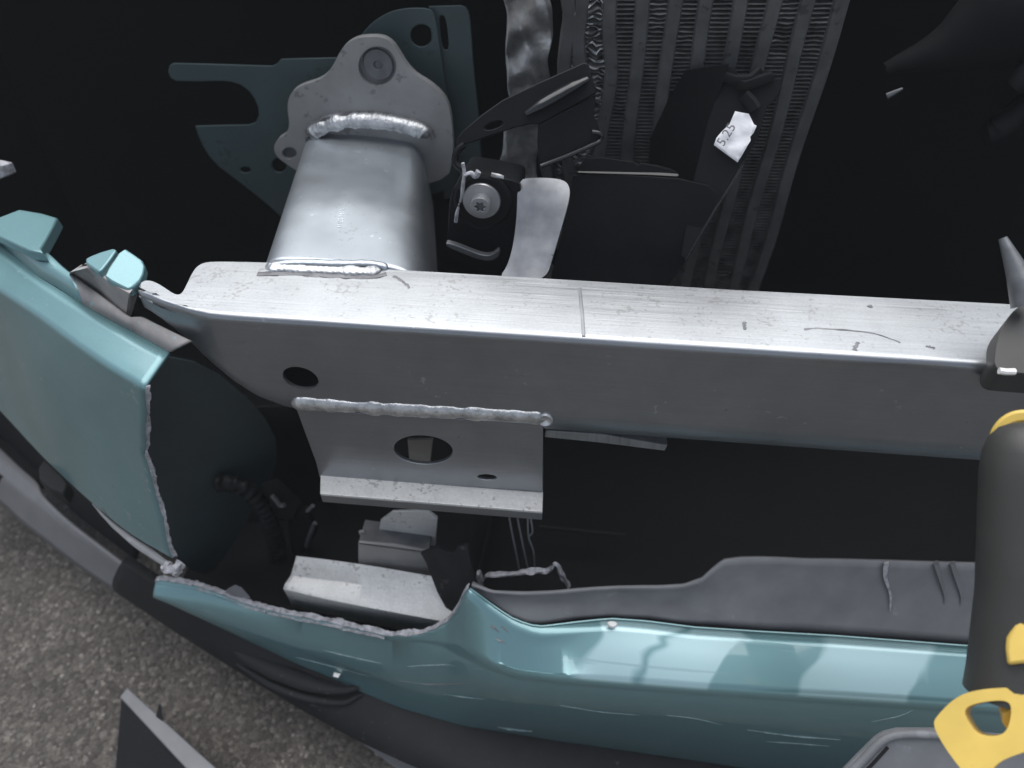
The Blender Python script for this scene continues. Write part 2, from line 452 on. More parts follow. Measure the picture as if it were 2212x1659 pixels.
def prism(name, bottom, top, m, parent=None, bevel=.001, **kw):
    k = len(bottom)
    f = [tuple(reversed(range(k))), tuple(range(k, 2 * k))] + [(i, (i + 1) % k, k + (i + 1) % k, k + i) for i in range(k)]
    return obj(name, list(bottom) + list(top), f, m, parent, smooth=False, bevel=bevel, **kw)
def apply_mods(o):
    dg = bpy.context.evaluated_depsgraph_get(); dg.update()
    me = bpy.data.meshes.new_from_object(o.evaluated_get(dg)); old = o.data
    o.modifiers.clear(); o.data = me; me.name = old.name
def text_mesh(name, s, size, origin, ex, ey, m, parent, extrude=.0001, onto=None):
    cu = bpy.data.curves.new(name, 'FONT'); cu.body = s; cu.size = size; cu.extrude = extrude; cu.resolution_u = 2
    t = bpy.data.objects.new(name, cu); COL.objects.link(t)
    dg = bpy.context.evaluated_depsgraph_get(); dg.update()
    me = bpy.data.meshes.new_from_object(t.evaluated_get(dg))
    COL.objects.unlink(t); bpy.data.objects.remove(t)
    ez = ex.cross(ey)
    base = worldloc(parent)
    for v in me.vertices:
        c = v.co.copy(); p = origin + ex * c.x + ey * c.y + ez * c.z
        if onto is not None:
            hit = onto.ray_cast(p + ez * .02, -ez)
            if hit[0] is not None: p = hit[0] + ez * (.0003 + c.z)
        v.co = p - base
    me.materials.clear(); me.materials.append(MATS[m])
    o = bpy.data.objects.new(name, me); COL.objects.link(o); o.parent = parent
    return o
# ================================================================== SETTING: ground, engine bay
gv = [(-9, -9, 0), (9, -9, 0), (9, 9, 0), (-9, 9, 0)]
obj('ground', gv, [(0, 1, 2, 3)], 'asphalt', smooth=False, kind='structure', label='worn grey brown asphalt with coarse chippings', cat='ground')
# loose and proud chippings in the asphalt near the car
def chippings():
    ico = bmesh.new(); bmesh.ops.create_icosphere(ico, subdivisions=1, radius=1)
    iv = [v.co.copy() for v in ico.verts]; fi = [tuple(v.index for v in f.verts) for f in ico.faces]; ico.free()
    V, F = [], []
    rnd = random.Random(3)
    for _ in range(9000):
        x = rnd.uniform(-1.35, .1); y = rnd.uniform(.1, 1.15)
        if y > .62 - .9 * (x + .72) + .12: continue
        r = rnd.uniform(.0014, .0036) * (1.35 if rnd.random() < .08 else 1)
        k = len(V); a = rnd.uniform(0, 6.28); sx, sy, sz = rnd.uniform(.7, 1.4), rnd.uniform(.7, 1.3), rnd.uniform(.35, .7)
        for c in iv:
            q = Vector((c.x * sx, c.y * sy, c.z * sz)) * r * rnd.uniform(.85, 1.1)
            V.append((x + q.x * math.cos(a) - q.y * math.sin(a), y + q.x * math.sin(a) + q.y * math.cos(a), q.z))
        F += [tuple(k + i for i in f) for f in fi]
    m = MATS['chip']; nt = m.node_tree; b = nt.nodes['Principled BSDF']
    tc = nt.nodes.new('ShaderNodeTexCoord'); v = nt.nodes.new('ShaderNodeTexVoronoi'); v.inputs['Scale'].default_value = 150
    nt.links.new(tc.outputs['Object'], v.inputs['Vector'])
    s = nt.nodes.new('ShaderNodeSeparateColor'); nt.links.new(v.outputs['Color'], s.inputs[0])
    cr = nt.nodes.new('ShaderNodeValToRGB'); nt.links.new(s.outputs[1], cr.inputs[0])
    e = cr.color_ramp.elements; e[0].color = (.08, .071, .063, 1); e[1].color = (.29, .265, .238, 1)
    k = e.new(.6); k.color = (.118, .106, .094, 1)
    nt.links.new(cr.outputs[0], b.inputs['Base Color'])
    obj('asphalt_chippings', V, F, 'chip', kind='stuff', label='stone chippings standing proud of the asphalt', cat='chippings', autosmooth=20)
chippings()

def box_panel(name, a, b, m, parent, **kw):
    (x0, y0, z0), (x1, y1, z1) = a, b
    v = [(x, y, z) for x in (x0, x1) for y in (y0, y1) for z in (z0, z1)]
    return obj(name, v, [(0, 1, 3, 2), (4, 6, 7, 5), (0, 4, 5, 1), (2, 3, 7, 6), (0, 2, 6, 4), (1, 5, 7, 3)], m, parent, smooth=False, **kw)
bay = bpy.data.objects.new('engine_bay', None); COL.objects.link(bay); bay['kind'] = 'structure'
bay['label'] = 'dark hollow engine bay of the car behind the crash beam'; bay['category'] = 'engine bay'; bay.location = (0, .9, .2)
bpy.context.view_layer.update()
box_panel('bulkhead', (-.95, 1.15, .16), (1.0, 1.17, 1.0), 'black_matte', bay)  # walls close the bay so light enters only from the front
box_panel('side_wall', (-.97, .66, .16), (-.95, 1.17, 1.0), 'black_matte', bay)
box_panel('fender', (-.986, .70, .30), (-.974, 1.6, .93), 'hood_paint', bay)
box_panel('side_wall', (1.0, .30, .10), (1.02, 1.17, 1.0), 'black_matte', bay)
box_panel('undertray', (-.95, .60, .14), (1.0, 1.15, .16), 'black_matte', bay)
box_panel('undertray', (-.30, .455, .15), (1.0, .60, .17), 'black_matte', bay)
# unseen hood above the picture, edge placed to shade the bay: curved outer skin with a turned front edge, dark lined underneath
hr = []
for j in range(9):
    y = .77 + j * .08
    hr.append([Vector((x, y + .10 * x * x, .885 + .06 * (j / 8) ** .6 - .05 * x * x + (.0 if j else -.018))) for x in [(-1 + i * .125) for i in range(17)]])
grid_obj('hood', hr, 'hood_paint', bay, solid=.004)
hu = [[p + Vector((0, .012, -.022)) for p in r] for r in hr[1:]]
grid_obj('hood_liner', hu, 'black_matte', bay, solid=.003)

# ================================================================== CRASH BEAM
ZT, ZB = .637, .532
beam = thing('crash_beam', PZ(1100, 800, ZB), 'long bare aluminium crash beam with tube and plate welded on, across the middle', 'crash beam')
pairs = [((297, 630), (303, 611), .618), ((312, 637), (312, 606), .617), ((330, 645), (326, 606), .614), ((355, 655), (340, 612), .608), ((380, 662), (355, 621), .600), ((405, 670), (378, 637), .588),
         ((418, 673), (392, 636), .580), ((428, 675), (402, 618), .575), ((438, 677), (411, 598), .570), ((448, 679), (423, 577), .565), ((465, 681), (442, 566), .558), ((500, 684), (478, 565), .546),
         ((560, 688), (540, 566), .536), ((620, 692), (600, 568), .5325), ((760, 701), (740, 576), ZB), ((1180, 728), (1152, 600), ZB), ((1600, 755), (1580, 626), ZB), ((2150, 790), (2140, 655), ZB), ((2330, 801), (2320, 665), ZB)]
fr = [PZ(a[0], a[1], ZT) for a, b, z in pairs]; bk = [PZ(b[0], b[1], ZT) for a, b, z in pairs]
zb = [Vector((0, 0, z)) for a, b, z in pairs]
fr.append(fr[-1] + Vector((.45, .012, 0))); bk.append(bk[-1] + Vector((.45, .012, 0))); zb.append(zb[-1].copy())
def seq(rows, per):   # piecewise resample keeping knots
    out = []
    for i in range(len(rows) - 1):
        k = per if (rows[i + 1] - rows[i]).length < .15 else per * 3
        for j in range(k): out.append((i, j / k))
    out.append((len(rows) - 2, 1.0)); return out
ss = seq(fr, 3)
lin = lambda arr, s: arr[s[0]].lerp(arr[s[0] + 1], s[1])
F_ = [lin(fr, s) for s in ss]; B_ = [lin(bk, s) for s in ss]; Z_ = [lin(zb, s).z for s in ss]
for _ in range(2):     # relax the curved left end
    for arr in (F_, B_):
        c = arr[:]
        for i in range(1, len(arr) - 1):
            if i < 42: arr[i] = c[i] * .5 + (c[i - 1] + c[i + 1]) * .25
ring = []
for f, b, z in zip(F_, B_, Z_):
    dv = (b - f); L_ = dv.length; dh = dv / L_
    r1 = min(.006, L_ * .3)
    sec = [b + Vector((0, 0, 0))]
    for t in (.75, .5, .25): sec.append(f + dv * t)
    sec.append(f + dh * (r1 + min(.0012, L_ * .05)))
    for k in range(7):
        g = math.pi / 2 * k / 6
        sec.append(f + dh * (r1 * (1 - math.sin(g))) + Vector((0, 0, -r1 * (1 - math.cos(g)))))
    h = ZT - z
    sec.append(f + Vector((0, 0, -r1 - min(.0012, h * .04))))
    for t in (.2, .4, .6, .8):
        # faint crown and extrusion ridge on the front face
        p = f + Vector((0, 0, -h * t)); sec.append(p)
    fb = Vector((f.x, f.y, z))
    sec += [fb + Vector((0, 0, .003)), fb + dh * .003]
    bb = Vector((b.x, b.y, z)); sec += [bb]
    ring.append(sec)
nc = len(ring[0]); vv = [p for s in ring for p in s]
ff = [(i * nc + j, i * nc + (j + 1) % nc, (i + 1) * nc + (j + 1) % nc, (i + 1) * nc + j) for i in range(len(ring) - 1) for j in range(nc)]
bo = obj('beam_body', vv, ff, 'alu_beam', beam, autosmooth=50)
if sum(p.normal.z * p.area for p in bo.data.polygons if p.center.z > ZT - .005 - beam.location.z) < 0:      # outer faces must look out
    bmx = bmesh.new(); bmx.from_mesh(bo.data); bmesh.ops.reverse_faces(bmx, faces=bmx.faces); bmx.to_mesh(bo.data); bmx.free()
md = bo.modifiers.new('solid', 'SOLIDIFY'); md.thickness = .0035; md.offset = -1
YF = PZ(1100, 723, ZT).y           # plane of the beam's front face
def cut(o, outline, y0, y1):
    """cut a hole along the car's long axis, outline = points on the face"""
    a = [Vector((p.x, y0, p.z)) for p in outline]; b = [Vector((p.x, y1, p.z)) for p in outline]
    c = prism('cutter', a, b, 'black_matte', None, bevel=0)
    m_ = o.modifiers.new('bool', 'BOOLEAN'); m_.operation = 'DIFFERENCE'; m_.object = c; m_.solver = 'EXACT'
    apply_mods(o); bpy.data.objects.remove(c)
hole = [PY(u, v, YF) for u, v in ell(649, 817, 40, 23, 32, R_(16))]
cut(bo, hole, YF - .03, YF + .03)
# front and underside take the darkened copy, shade painted by normal
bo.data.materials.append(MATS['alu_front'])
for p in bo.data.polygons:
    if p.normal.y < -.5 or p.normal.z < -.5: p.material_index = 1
# joint line and scores on the top face
tube('seam_line', [PZ(1252, 622, ZT + .0002), PZ(1258, 680, ZT + .0002), PZ(1261, 726, ZT + .0002)], .0014, 'alu_dull', beam, n=6, flat=.3)
for sc_ in ([(1738, 712), (1765, 709), (1790, 711), (1850, 715), (1895, 722), (1925, 732), (1945, 740)], [(1846, 757), (1850, 745), (1856, 740)], [(1876, 663), (1880, 660), (1884, 664)], [(1607, 695), (1609, 712)], [(2020, 752), (2000, 748)], [(850, 596), (868, 606), (885, 622)]):
    tube('scratch', [PZ(u, v, ZT + .0001) for u, v in sc_], .0007 if len(sc_) > 3 else .0012, 'weld_soot', beam, n=6, flat=.25, rough=1.6, seg=40)
# underside flange
sheet('bottom_flange', [PY(1178, 930, YF + .006), PY(1300, 938, YF + .006), PY(1442, 962, YF + .006), PY(1436, 974, YF + .006), PY(1300, 957, YF + .006), PY(1176, 944, YF + .006)], .012, 'alu_dull', beam)

# crush tube: rounded box section running back from the beam
y0, y1 = PZ(700, 566, ZT).y - .004, .745
xl = lambda y: PZ(601, 556, .615).x + (PZ(682, 300, .615).x - PZ(601, 556, .615).x) * (y - y0) / (.735 - y0)
xr = lambda y: PZ(932, 585, .60).x + (PZ(940, 300, .60).x - PZ(932, 585, .60).x) * (y - y0) / (.735 - y0)
rows = []
NY, NA = 46, 56
for i in range(NY):
    t = i / (NY - 1); y = y0 + (y1 - y0) * t
    a, b = xl(y), xr(y); cx = (a + b) / 2; hw = (b - a) / 2; hz = .055; cz = ZT - hz + .003
    row = []
    for j in range(NA):
        g = 2 * math.pi * j / NA
        c, s = math.cos(g), math.sin(g); e = .33
        px = math.copysign(abs(c) ** e, c) * hw; pz = math.copysign(abs(s) ** e, s) * hz
        q = Vector((cx + px, y, cz + pz))
        if s > 0:   # crowned and buckled upper skin
            xx = px / hw
            q.z += .0045 * math.exp(-((t - .42) / .16) ** 2 - ((xx + .05) / .5) ** 2) * s
            q.z -= .0075 * math.exp(-((t - .72) / .22) ** 2 - ((xx - .62) / .20) ** 2) * s
            q.z -= .003 * math.exp(-((t - .78) / .12) ** 2 - ((xx + .2) / .5) ** 2) * s
            q.z += .0004 * noise.noise(Vector((px * 20, y * 15, 1))) * s
            q.z -= .004 * max(0, xx) ** 3 * s
        if c > 0: q.x += .020 * c * (1 - (pz / hz + 1) / 2) * (1 - .35 * t)      # flared right flank
        row.append(q)
    rows.append(row)
vv = [p for r in rows for p in r]
ff = [(i * NA + j, i * NA + (j + 1) % NA, (i + 1) * NA + (j + 1) % NA, (i + 1) * NA + j) for i in range(NY - 1) for j in range(NA)]
tb = obj('crush_tube', vv, ff, 'alu_tube', beam, autosmooth=60)
md = tb.modifiers.new('solid', 'SOLIDIFY'); md.thickness = .003; md.offset = -1
# small drilled hole at the tube's near left corner (short dark sleeve)
hp = PZ(613, 530, .628)
disc('drain_hole', hp, Vector((-.75, -.2, .62)), .005, .001, 'black_matte', tb, prof=[(0, .0006), (.0042, .0006), (.0055, .0016), (.006, .0004)])
# stamped characters along the tube
so = PZ(741, 452, ZT + .0055); se = PZ(731, 516, ZT + .0045)
exd = (se - so).normalized(); eyd = Vector((0, 0, 1)).cross(exd).normalized()
tbl = BVHTree.FromPolygons(vv, ff)
text_mesh('stamped_marks', '1196 27/11', .0064, so - eyd * .003, exd, eyd, 'stamp', tb, onto=tbl)

# mounting plate at the back of the tube
YP = .738
pl = [(590, 318), (600, 300), (618, 290), (626, 270), (621, 240), (622, 215), (632, 196), (652, 184), (687, 174), (707, 160), (722, 137), (735, 110), (750, 93), (768, 83), (790, 79), (826, 79), (848, 93), (863, 116),
      (877, 140), (897, 162), (925, 178), (945, 194), (961, 212), (971, 233), (977, 273), (980, 333), (965, 400), (700, 420), (650, 375), (615, 352), (597, 338)]
plate = sheet('mounting_plate', [PY(u, v, YP) for u, v in chaikin(pl, 2)], .008, 'alu_cast', beam, back=Vector((0, 1, 0)),
              holes=[[PY(u, v, YP) for u, v in ell(815, 143, 41, 43)], [PY(u, v, YP) for u, v in ell(625, 331, 16, 13)]], bevel=.0012)
pc = PY(815, 143, YP)
disc('mounting_bolt', pc + Vector((0, .0075, 0)), Vector((0, -1, 0)), .02, .01, 'steel_dark', plate,
     prof=[(0, .001), (.0225, .001), (.0225, -.004), (.0222, .002), (.016, .002), (.0150, .0045), (.0045, .0048), (.0036, .0020), (0, .0018)], bevel=.0004)
disc('hole_liner', PY(625, 331, YP) + Vector((0, .006, 0)), Vector((0, -1, 0)), .01, .001, 'steel_dark', plate)
# welds
wz = ZT + .003
zz = lambda pts, z: [PZ(u, v, z) for u, v in pts]
weld('weld_bead', [PY(u, v, YP - .007) for u, v in [(672, 302), (680, 284), (702, 272), (740, 262), (790, 259), (840, 264), (885, 274), (915, 286), (926, 298)]],
     0.0080, 'alu_weld', beam, rings=240, pitch=.0050, flat=.55, up=Vector((0, -.75, .65)))
tube('weld_shadow', [PY(u, v, YP - .001) for u, v in [(664, 306), (668, 278), (695, 258), (740, 248), (790, 246), (840, 250), (890, 261), (925, 277), (936, 298)]], .0045, 'weld_soot', beam, seg=60, flat=.6, rough=.5)  # dark strip following the weld
weld('weld_bead', [PZ(572, 580, ZT), PZ(585, 575, ZT + .001), PZ(640, 577, ZT + .001), PZ(720, 581, ZT + .001), PZ(790, 583, ZT + .001), PZ(824, 582, ZT + .001)], .0068, 'alu_weld', beam, rings=190, pitch=.0050, flat=.5)
weld('weld_bead', [PZ(575, 572, ZT + .002), PZ(640, 566, ZT + .004), PZ(720, 568, ZT + .004), PZ(800, 568, ZT + .004), PZ(828, 574, ZT + .002), PZ(834, 584, ZT)], .0034, 'alu_tube', beam, rings=80, pitch=.009, flat=.7)
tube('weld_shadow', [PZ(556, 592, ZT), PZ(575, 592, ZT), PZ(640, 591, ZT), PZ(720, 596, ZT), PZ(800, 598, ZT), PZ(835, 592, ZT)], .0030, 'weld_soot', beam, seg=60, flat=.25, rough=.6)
weld('weld_bead', [PY(628, 873, YF - .001), PY(660, 872, YF - .001), PY(760, 879, YF - .001), PY(900, 887, YF - .001), PY(1050, 895, YF - .001), PY(1150, 902, YF - .001), PY(1180, 905, YF - .001)],
     .0064, 'alu_weld', beam, rings=240, pitch=.0034, flat=.55, up=Vector((0, -1, .25)))
disc('weld_crater', PY(1178, 906, YF - .001), Vector((0, -1, .2)), .006, .004, 'alu_weld', beam, prof=[(.0068, -.002), (.0066, .0012), (.0052, .0024), (.003, .0012), (.0015, .0004), (0, .0003)])

# hanging bracket under the beam: upright web with two holes, flange with its light painted in and turned-down lip
YB = YF - .0015
br = sheet('hanging_bracket', [PY(640, 884, YB), PY(1173, 916, YB), PY(1173, 1062, YB), PY(690, 1031, YB), PY(683, 1000, YB)], .004, 'alu_dull', beam, back=Vector((0, 1, 0)),
           holes=[[PY(u, v, YB) for u, v in ell(914, 972, 64, 31, 36, R_(4))], [PY(u, v, YB) for u, v in ell(1052, 1031, 21, 6, 20, R_(3))]])
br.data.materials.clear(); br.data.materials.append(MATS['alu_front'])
zf = PY(930, 1046, YB).z
fa, fb = PY(691, 1030, YB), PY(1173, 1061, YB); fa.z = fb.z = zf
ga, gb = PZ(690, 1070, zf), PZ(1172, 1101, zf); ga.y = gb.y = (ga.y + gb.y) / 2
fa.y = fb.y = YB + .004
dz = Vector((0, 0, -.003))
prism('bracket_flange', [fa + dz, fb + dz, gb + dz, ga + dz], [fa, fb, gb, ga], 'alu_flange', br, bevel=.0005)
dl = Vector((0, .003, 0)); dn = Vector((0, 0, -.013))
prism('bracket_lip', [ga + dz * .9, gb + dz * .9, gb + dl + dz * .9, ga + dl + dz * .9], [ga + dn, gb + dn, gb + dl + dn, ga + dl + dn], 'alu_front', br, bevel=.0005)
sheet('rear_web', [PY(880, 950, YB + .055), PY(935, 950, YB + .055), PY(928, 1010, YB + .055), PY(885, 1010, YB + .055)], .003, 'alu_cast', br)

# polished tab plate standing behind the beam
tab0 = PZ(1130, 600, .62); tn = Vector((-.10, -.72, .68)).normalized()
tb_pts = chaikin([(1119, 390), (1150, 386), (1200, 388), (1224, 394), (1233, 412), (1229, 442), (1212, 500), (1196, 552), (1181, 603), (1130, 606), (1074, 604), (1100, 566), (1116, 480)], 2)
sheet('end_tab', [PN(u, v, tab0, tn) for u, v in tb_pts], .003, 'alu_polished', beam, grid=.006,
      bulge=lambda a, b: .0035 * math.sin(a * 45 + b * 20 + 1.0) + .0015 * math.sin(b * 60), bevel=.0005)

# ================================================================== TEAL BODY PANEL BEHIND THE PLATE
bp = thing('inner_body_panel', PY(800, 420, .765), 'dark teal sheet metal panel with round hole and slots behind the mounting plate', 'body panel')
Y1 = .772
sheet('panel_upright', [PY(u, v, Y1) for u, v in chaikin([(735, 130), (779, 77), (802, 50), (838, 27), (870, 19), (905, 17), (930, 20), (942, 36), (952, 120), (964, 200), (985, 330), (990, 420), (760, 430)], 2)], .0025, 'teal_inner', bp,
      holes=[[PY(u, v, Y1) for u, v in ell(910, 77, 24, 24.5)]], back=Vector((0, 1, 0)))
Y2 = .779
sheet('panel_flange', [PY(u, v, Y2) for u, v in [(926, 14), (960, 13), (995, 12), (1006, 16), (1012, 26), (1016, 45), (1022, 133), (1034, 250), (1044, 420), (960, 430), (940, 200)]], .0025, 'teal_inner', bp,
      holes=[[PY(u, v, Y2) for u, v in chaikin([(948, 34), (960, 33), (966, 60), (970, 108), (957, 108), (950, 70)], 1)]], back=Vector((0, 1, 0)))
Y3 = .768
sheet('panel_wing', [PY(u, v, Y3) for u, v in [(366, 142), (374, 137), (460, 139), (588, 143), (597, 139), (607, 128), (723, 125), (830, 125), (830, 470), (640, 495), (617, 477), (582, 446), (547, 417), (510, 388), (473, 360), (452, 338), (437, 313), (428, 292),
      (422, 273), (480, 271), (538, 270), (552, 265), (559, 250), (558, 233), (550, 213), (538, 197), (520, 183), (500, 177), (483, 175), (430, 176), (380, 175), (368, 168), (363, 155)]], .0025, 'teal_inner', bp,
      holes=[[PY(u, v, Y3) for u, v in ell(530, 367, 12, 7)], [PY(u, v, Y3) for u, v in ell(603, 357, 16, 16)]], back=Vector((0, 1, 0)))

# ================================================================== RADIATOR
rc = PY(1450, 300, .70)
td = ray(1215, 1990).normalized()         # tubes lean a little: top towards the viewer
sdv = Vector((1, 0, 0)); sdv = (sdv - td * sdv.dot(td)).normalized(); rn = sdv.cross(td).normalized()
if rn.dot(C0 - rc) < 0: rn = -rn
rad = thing('radiator', rc - td * -.36, 'bent radiator core with upright flat tubes and crushed fins', 'radiator')
top_u = [1202, 1243, 1317, 1387, 1459, 1529, 1601, 1674, 1751, 1821]
pos = [(PN(u, 0, rc, rn) - rc).dot(sdv) for u in top_u]
t_top = min((PN(u, -60, rc, rn) - rc).dot(td) for u in top_u); t_bot = t_top + .46
tw = .0065
def bend(i, t):    # sideways kinks from the crash, strongest in the leftmost tubes
    k = max(0, 3 - i) / 3
    return k * (.010 * math.sin((t - t_top) * 22) + .004 * math.sin((t - t_top) * 60 + i)) + .0012 * math.sin((t - t_top) * 30 + i * 2)
for i, s in enumerate(pos):
    A, Bf = [], []
    for k in range(41):
        t = t_top + (t_bot - t_top) * k / 40
        c = rc + td * t + sdv * (s + bend(i, t))
        A.append((c, t))
    vs, fs = [], []
    for c, t in A:
        for (a, d) in ((-tw, -.030), (-tw, -.003), (-tw * .75, -.0006), (0, 0), (tw * .75, -.0006), (tw, -.003), (tw, -.030)):
            vs.append(c + sdv * a + rn * (d + .0008 * noise.noise(Vector((t * 60, i, 0)))))
    for k in range(40):
        for j in range(6): fs.append((k * 7 + j, k * 7 + j + 1, (k + 1) * 7 + j + 1, (k + 1) * 7 + j))
    obj('tube', vs, fs, 'rad_tube', rad)
for i in range(len(pos) - 1):
    vs, fs = [], []
    crush = 1.0 if i < 2 else (.55 if i in (4, 5) else .22)
    n = 116; pt = (t_bot - t_top) / n
    for k in range(n):
        for (ft, dep) in ((0, 0.), (.34, 0.), (.40, -.011), (.94, -.011)):
            t = t_top + pt * (k + ft)
            a0 = pos[i] + bend(i, t) + tw - .001; a1 = pos[i + 1] + bend(i + 1, t) - tw + .001
            cr = crush * (1 if i < 2 else max(0, noise.noise(Vector((i * 5.1, t * 14, 2))) * 2.2))
            for q in range(6):
                s = a0 + (a1 - a0) * q / 5
                dt = (.0003 + cr * .0045) * noise.noise(Vector((s * 150, t * 120, i)))
                dn = -.003 + cr * .008 * noise.noise(Vector((s * 160, t * 130, i + 9)))
                vs.append(rc + td * (t + dt) + sdv * s + rn * (dn + dep))
    for k in range(4 * n - 1):
        for q in range(5): fs.append((k * 6 + q, k * 6 + q + 1, (k + 1) * 6 + q + 1, (k + 1) * 6 + q))
    obj('fin_strip', vs, fs, 'alu_crumple' if i < 2 else 'alu_fin', rad, smooth=False)
# crumpled side plate on the left of the core
rws = []
for k in range(90):
    t = t_top + (t_bot - t_top) * k / 89
    row = []
    for q in range(14):
        s = pos[0] - .050 + .038 * q / 13 + bend(0, t) * .7
        nn = .012 * abs(noise.noise(Vector((s * 30, t * 13, 4)))) + .006 * noise.noise(Vector((s * 70, t * 45, 8))) + .0016 * math.sin(t * 150 + s * 90) + .0012 * noise.noise(Vector((s * 260, t * 190, 1)))
        row.append(rc + td * t + sdv * (s + .004 * noise.noise(Vector((q * .3, t * 40, 3)))) + rn * (.004 + nn))
    rws.append(row)
grid_obj('side_plate', rws, 'alu_crumple', rad, solid=.002)

# ================================================================== BLACK PARTS IN FRONT OF THE RADIATOR
shr = thing('air_duct', PY(1350, 600, .63), 'broken black plastic air duct panel hanging in front of the radiator', 'air duct')
dp, dnrm = PY(1350, 480, .60), Vector((.0, -.95, .30)).normalized()
sheet('duct_wall', [PN(u, v, dp, dnrm) for u, v in [(1238, 380), (1300, 377), (1400, 381), (1467, 385), (1530, 400), (1560, 425), (1520, 495), (1480, 562), (1440, 620), (1185, 620), (1222, 470)]], .003, 'black_plastic', shr, grid=.012,
      bulge=lambda a, b: .003 * math.sin(a * 25))
sheet('duct_lip', [PN(u, v, dp + dnrm * .012, Vector((0, -.5, .86)).normalized()) for u, v in [(1246, 368), (1300, 366), (1400, 370), (1464, 374), (1468, 379), (1462, 382), (1380, 377), (1248, 373)]], .004, 'black_gloss', shr)
sheet('duct_lip', [PN(u, v, dp, dnrm) for u, v in [(1262, 342), (1300, 340), (1372, 350), (1376, 358), (1383, 352), (1420, 358), (1450, 366), (1464, 374), (1246, 370)]], .004, 'black_plastic', shr)
fp, fn = PY(1560, 320, .63), Vector((-.12, -.85, .5)).normalized()
sheet('duct_flap', [PN(u, v, fp, fn) for u, v in [(1572, 142), (1590, 150), (1604, 196), (1630, 180), (1662, 166), (1690, 176), (1682, 205), (1655, 235), (1640, 290), (1618, 330), (1600, 356), (1545, 452), (1480, 560), (1470, 552), (1500, 380), (1530, 260)]], .0025, 'black_plastic', shr, grid=.012,
      bulge=lambda a, b: .0025 * math.sin(a * 45 + b * 30))
sheet('duct_cheek', [PN(u, v, PY(1572, 300, .632), Vector((-.75, -.62, .1)).normalized()) for u, v in [(1480, 152), (1515, 146), (1572, 138), (1532, 260), (1502, 380), (1478, 548), (1400, 560), (1398, 380), (1404, 300), (1436, 225)]], .002, 'black_matte', shr)
tube('duct_rim', [PN(1606, 356, fp + fn * .002, fn), PN(1545, 452, fp + fn * .002, fn), PN(1482, 562, fp + fn * .002, fn)], .0012, 'black_gloss', shr, n=6)
tube('duct_clip', [PN(1565, 166, fp + fn * .004, fn), PN(1590, 174, fp + fn * .006, fn), PN(1622, 170, fp + fn * .006, fn), PN(1640, 150, fp + fn * .004, fn)], .004, 'dark_plastic', shr, n=7, rough=.5)
tube('duct_clip', [PN(1596, 180, fp + fn * .004, fn), PN(1610, 184, fp + fn * .006, fn), PN(1668, 164, fp + fn * .006, fn)], .0045, 'dark_plastic', shr, n=7, rough=.5)
tube('duct_clip', [PN(1606, 205, fp + fn * .004, fn), PN(1622, 222, fp + fn * .004, fn), PN(1630, 236, fp + fn * .003, fn)], .005, 'dark_plastic', shr, n=7, rough=.5)

lb = [(1588, 240), (1602, 243), (1617, 246), (1624, 260), (1628, 269), (1634, 272), (1628, 287), (1620, 296), (1621, 304), (1613, 317), (1603, 335), (1593, 351), (1570, 334), (1542, 313), (1548, 297), (1559, 284), (1576, 268), (1581, 256)]
lo = PN(1590, 300, fp + fn * .004, fn)
lab = sheet('paper_label', [PN(u, v, fp + fn * .0045, fn) for u, v in lb], .0004, 'paper', None, grid=.004, bevel=0, autosmooth=80,
            bulge=lambda a, b: .0042 * abs(noise.noise(Vector((a * 75, b * 75, 2)))) + .0012 * math.sin(a * 130 + b * 60), loc=lo,
            label='torn white paper label with printed figures stuck to the black duct flap', cat='label')
ta = PN(1551, 311, fp + fn * .0085, fn); tb_ = PN(1589, 250, fp + fn * .0085, fn)
tex = (tb_ - ta).normalized(); tey = fn.cross(tex).normalized()
text_mesh('printed_figures', '5.25', .0115, ta - tey * .0055, tex, tey, 'ink', lab)

bk1 = thing('black_bracket', PY(1100, 330, .60), 'folded black metal bracket with long pressed rib, slanting up to the right', 'bracket')
kp, kn = PY(1150, 260, .60), Vector((.05, -.88, .47)).normalized()
arm = sheet('bracket_arm', [PN(u, v, kp, kn) for u, v in [(984, 326), (986, 300), (1000, 282), (1040, 248), (1085, 216), (1160, 180), (1262, 134), (1272, 138), (1282, 176), (1290, 200), (1230, 232), (1165, 268), (1145, 268), (1110, 276), (1080, 286), (1030, 304), (1003, 312), (992, 322)]], .004, 'black_plastic', bk1,
      holes=[[PN(u, v, kp, kn) for u, v in ell(1066, 271, 21, 7, 18, R_(-18))]], bevel=.001)
rp = [PN(1136, 246, kp + kn * .002, kn), PN(1170, 226, kp + kn * .003, kn), PN(1215, 200, kp + kn * .003, kn), PN(1262, 174, kp + kn * .003, kn), PN(1268, 170, kp + kn * .002, kn)]
tube('pressed_rib', rp, [.003, .0060, .0066, .0060, .003], 'black_gloss', arm, seg=26, n=12, flat=.7)
kn2 = Vector((.25, -.93, .25)).normalized()
k0 = PN(1230, 240, kp - kn * .002, kn)
leg = sheet('bracket_leg', [PN(u, v, k0, kn2) for u, v in [(1163, 270), (1230, 234), (1288, 204), (1284, 250), (1298, 285), (1300, 298), (1280, 312), (1230, 334), (1166, 360), (1162, 310)]], .004, 'black_plastic', bk1, bevel=.001)
tube('rolled_edge', [PN(u, v, k0 + kn2 * .002, kn2) for u, v in [(1278, 285), (1298, 290), (1299, 302), (1278, 314), (1230, 335), (1168, 359)]], .0020, 'black_gloss', leg, seg=30, n=8)
tube('bent_tail', [PN(u, v, kp + kn * .001, kn) for u, v in [(1003, 312), (988, 326), (983, 350), (1000, 368)]], .003, 'black_plastic', bk1, seg=12, n=8)

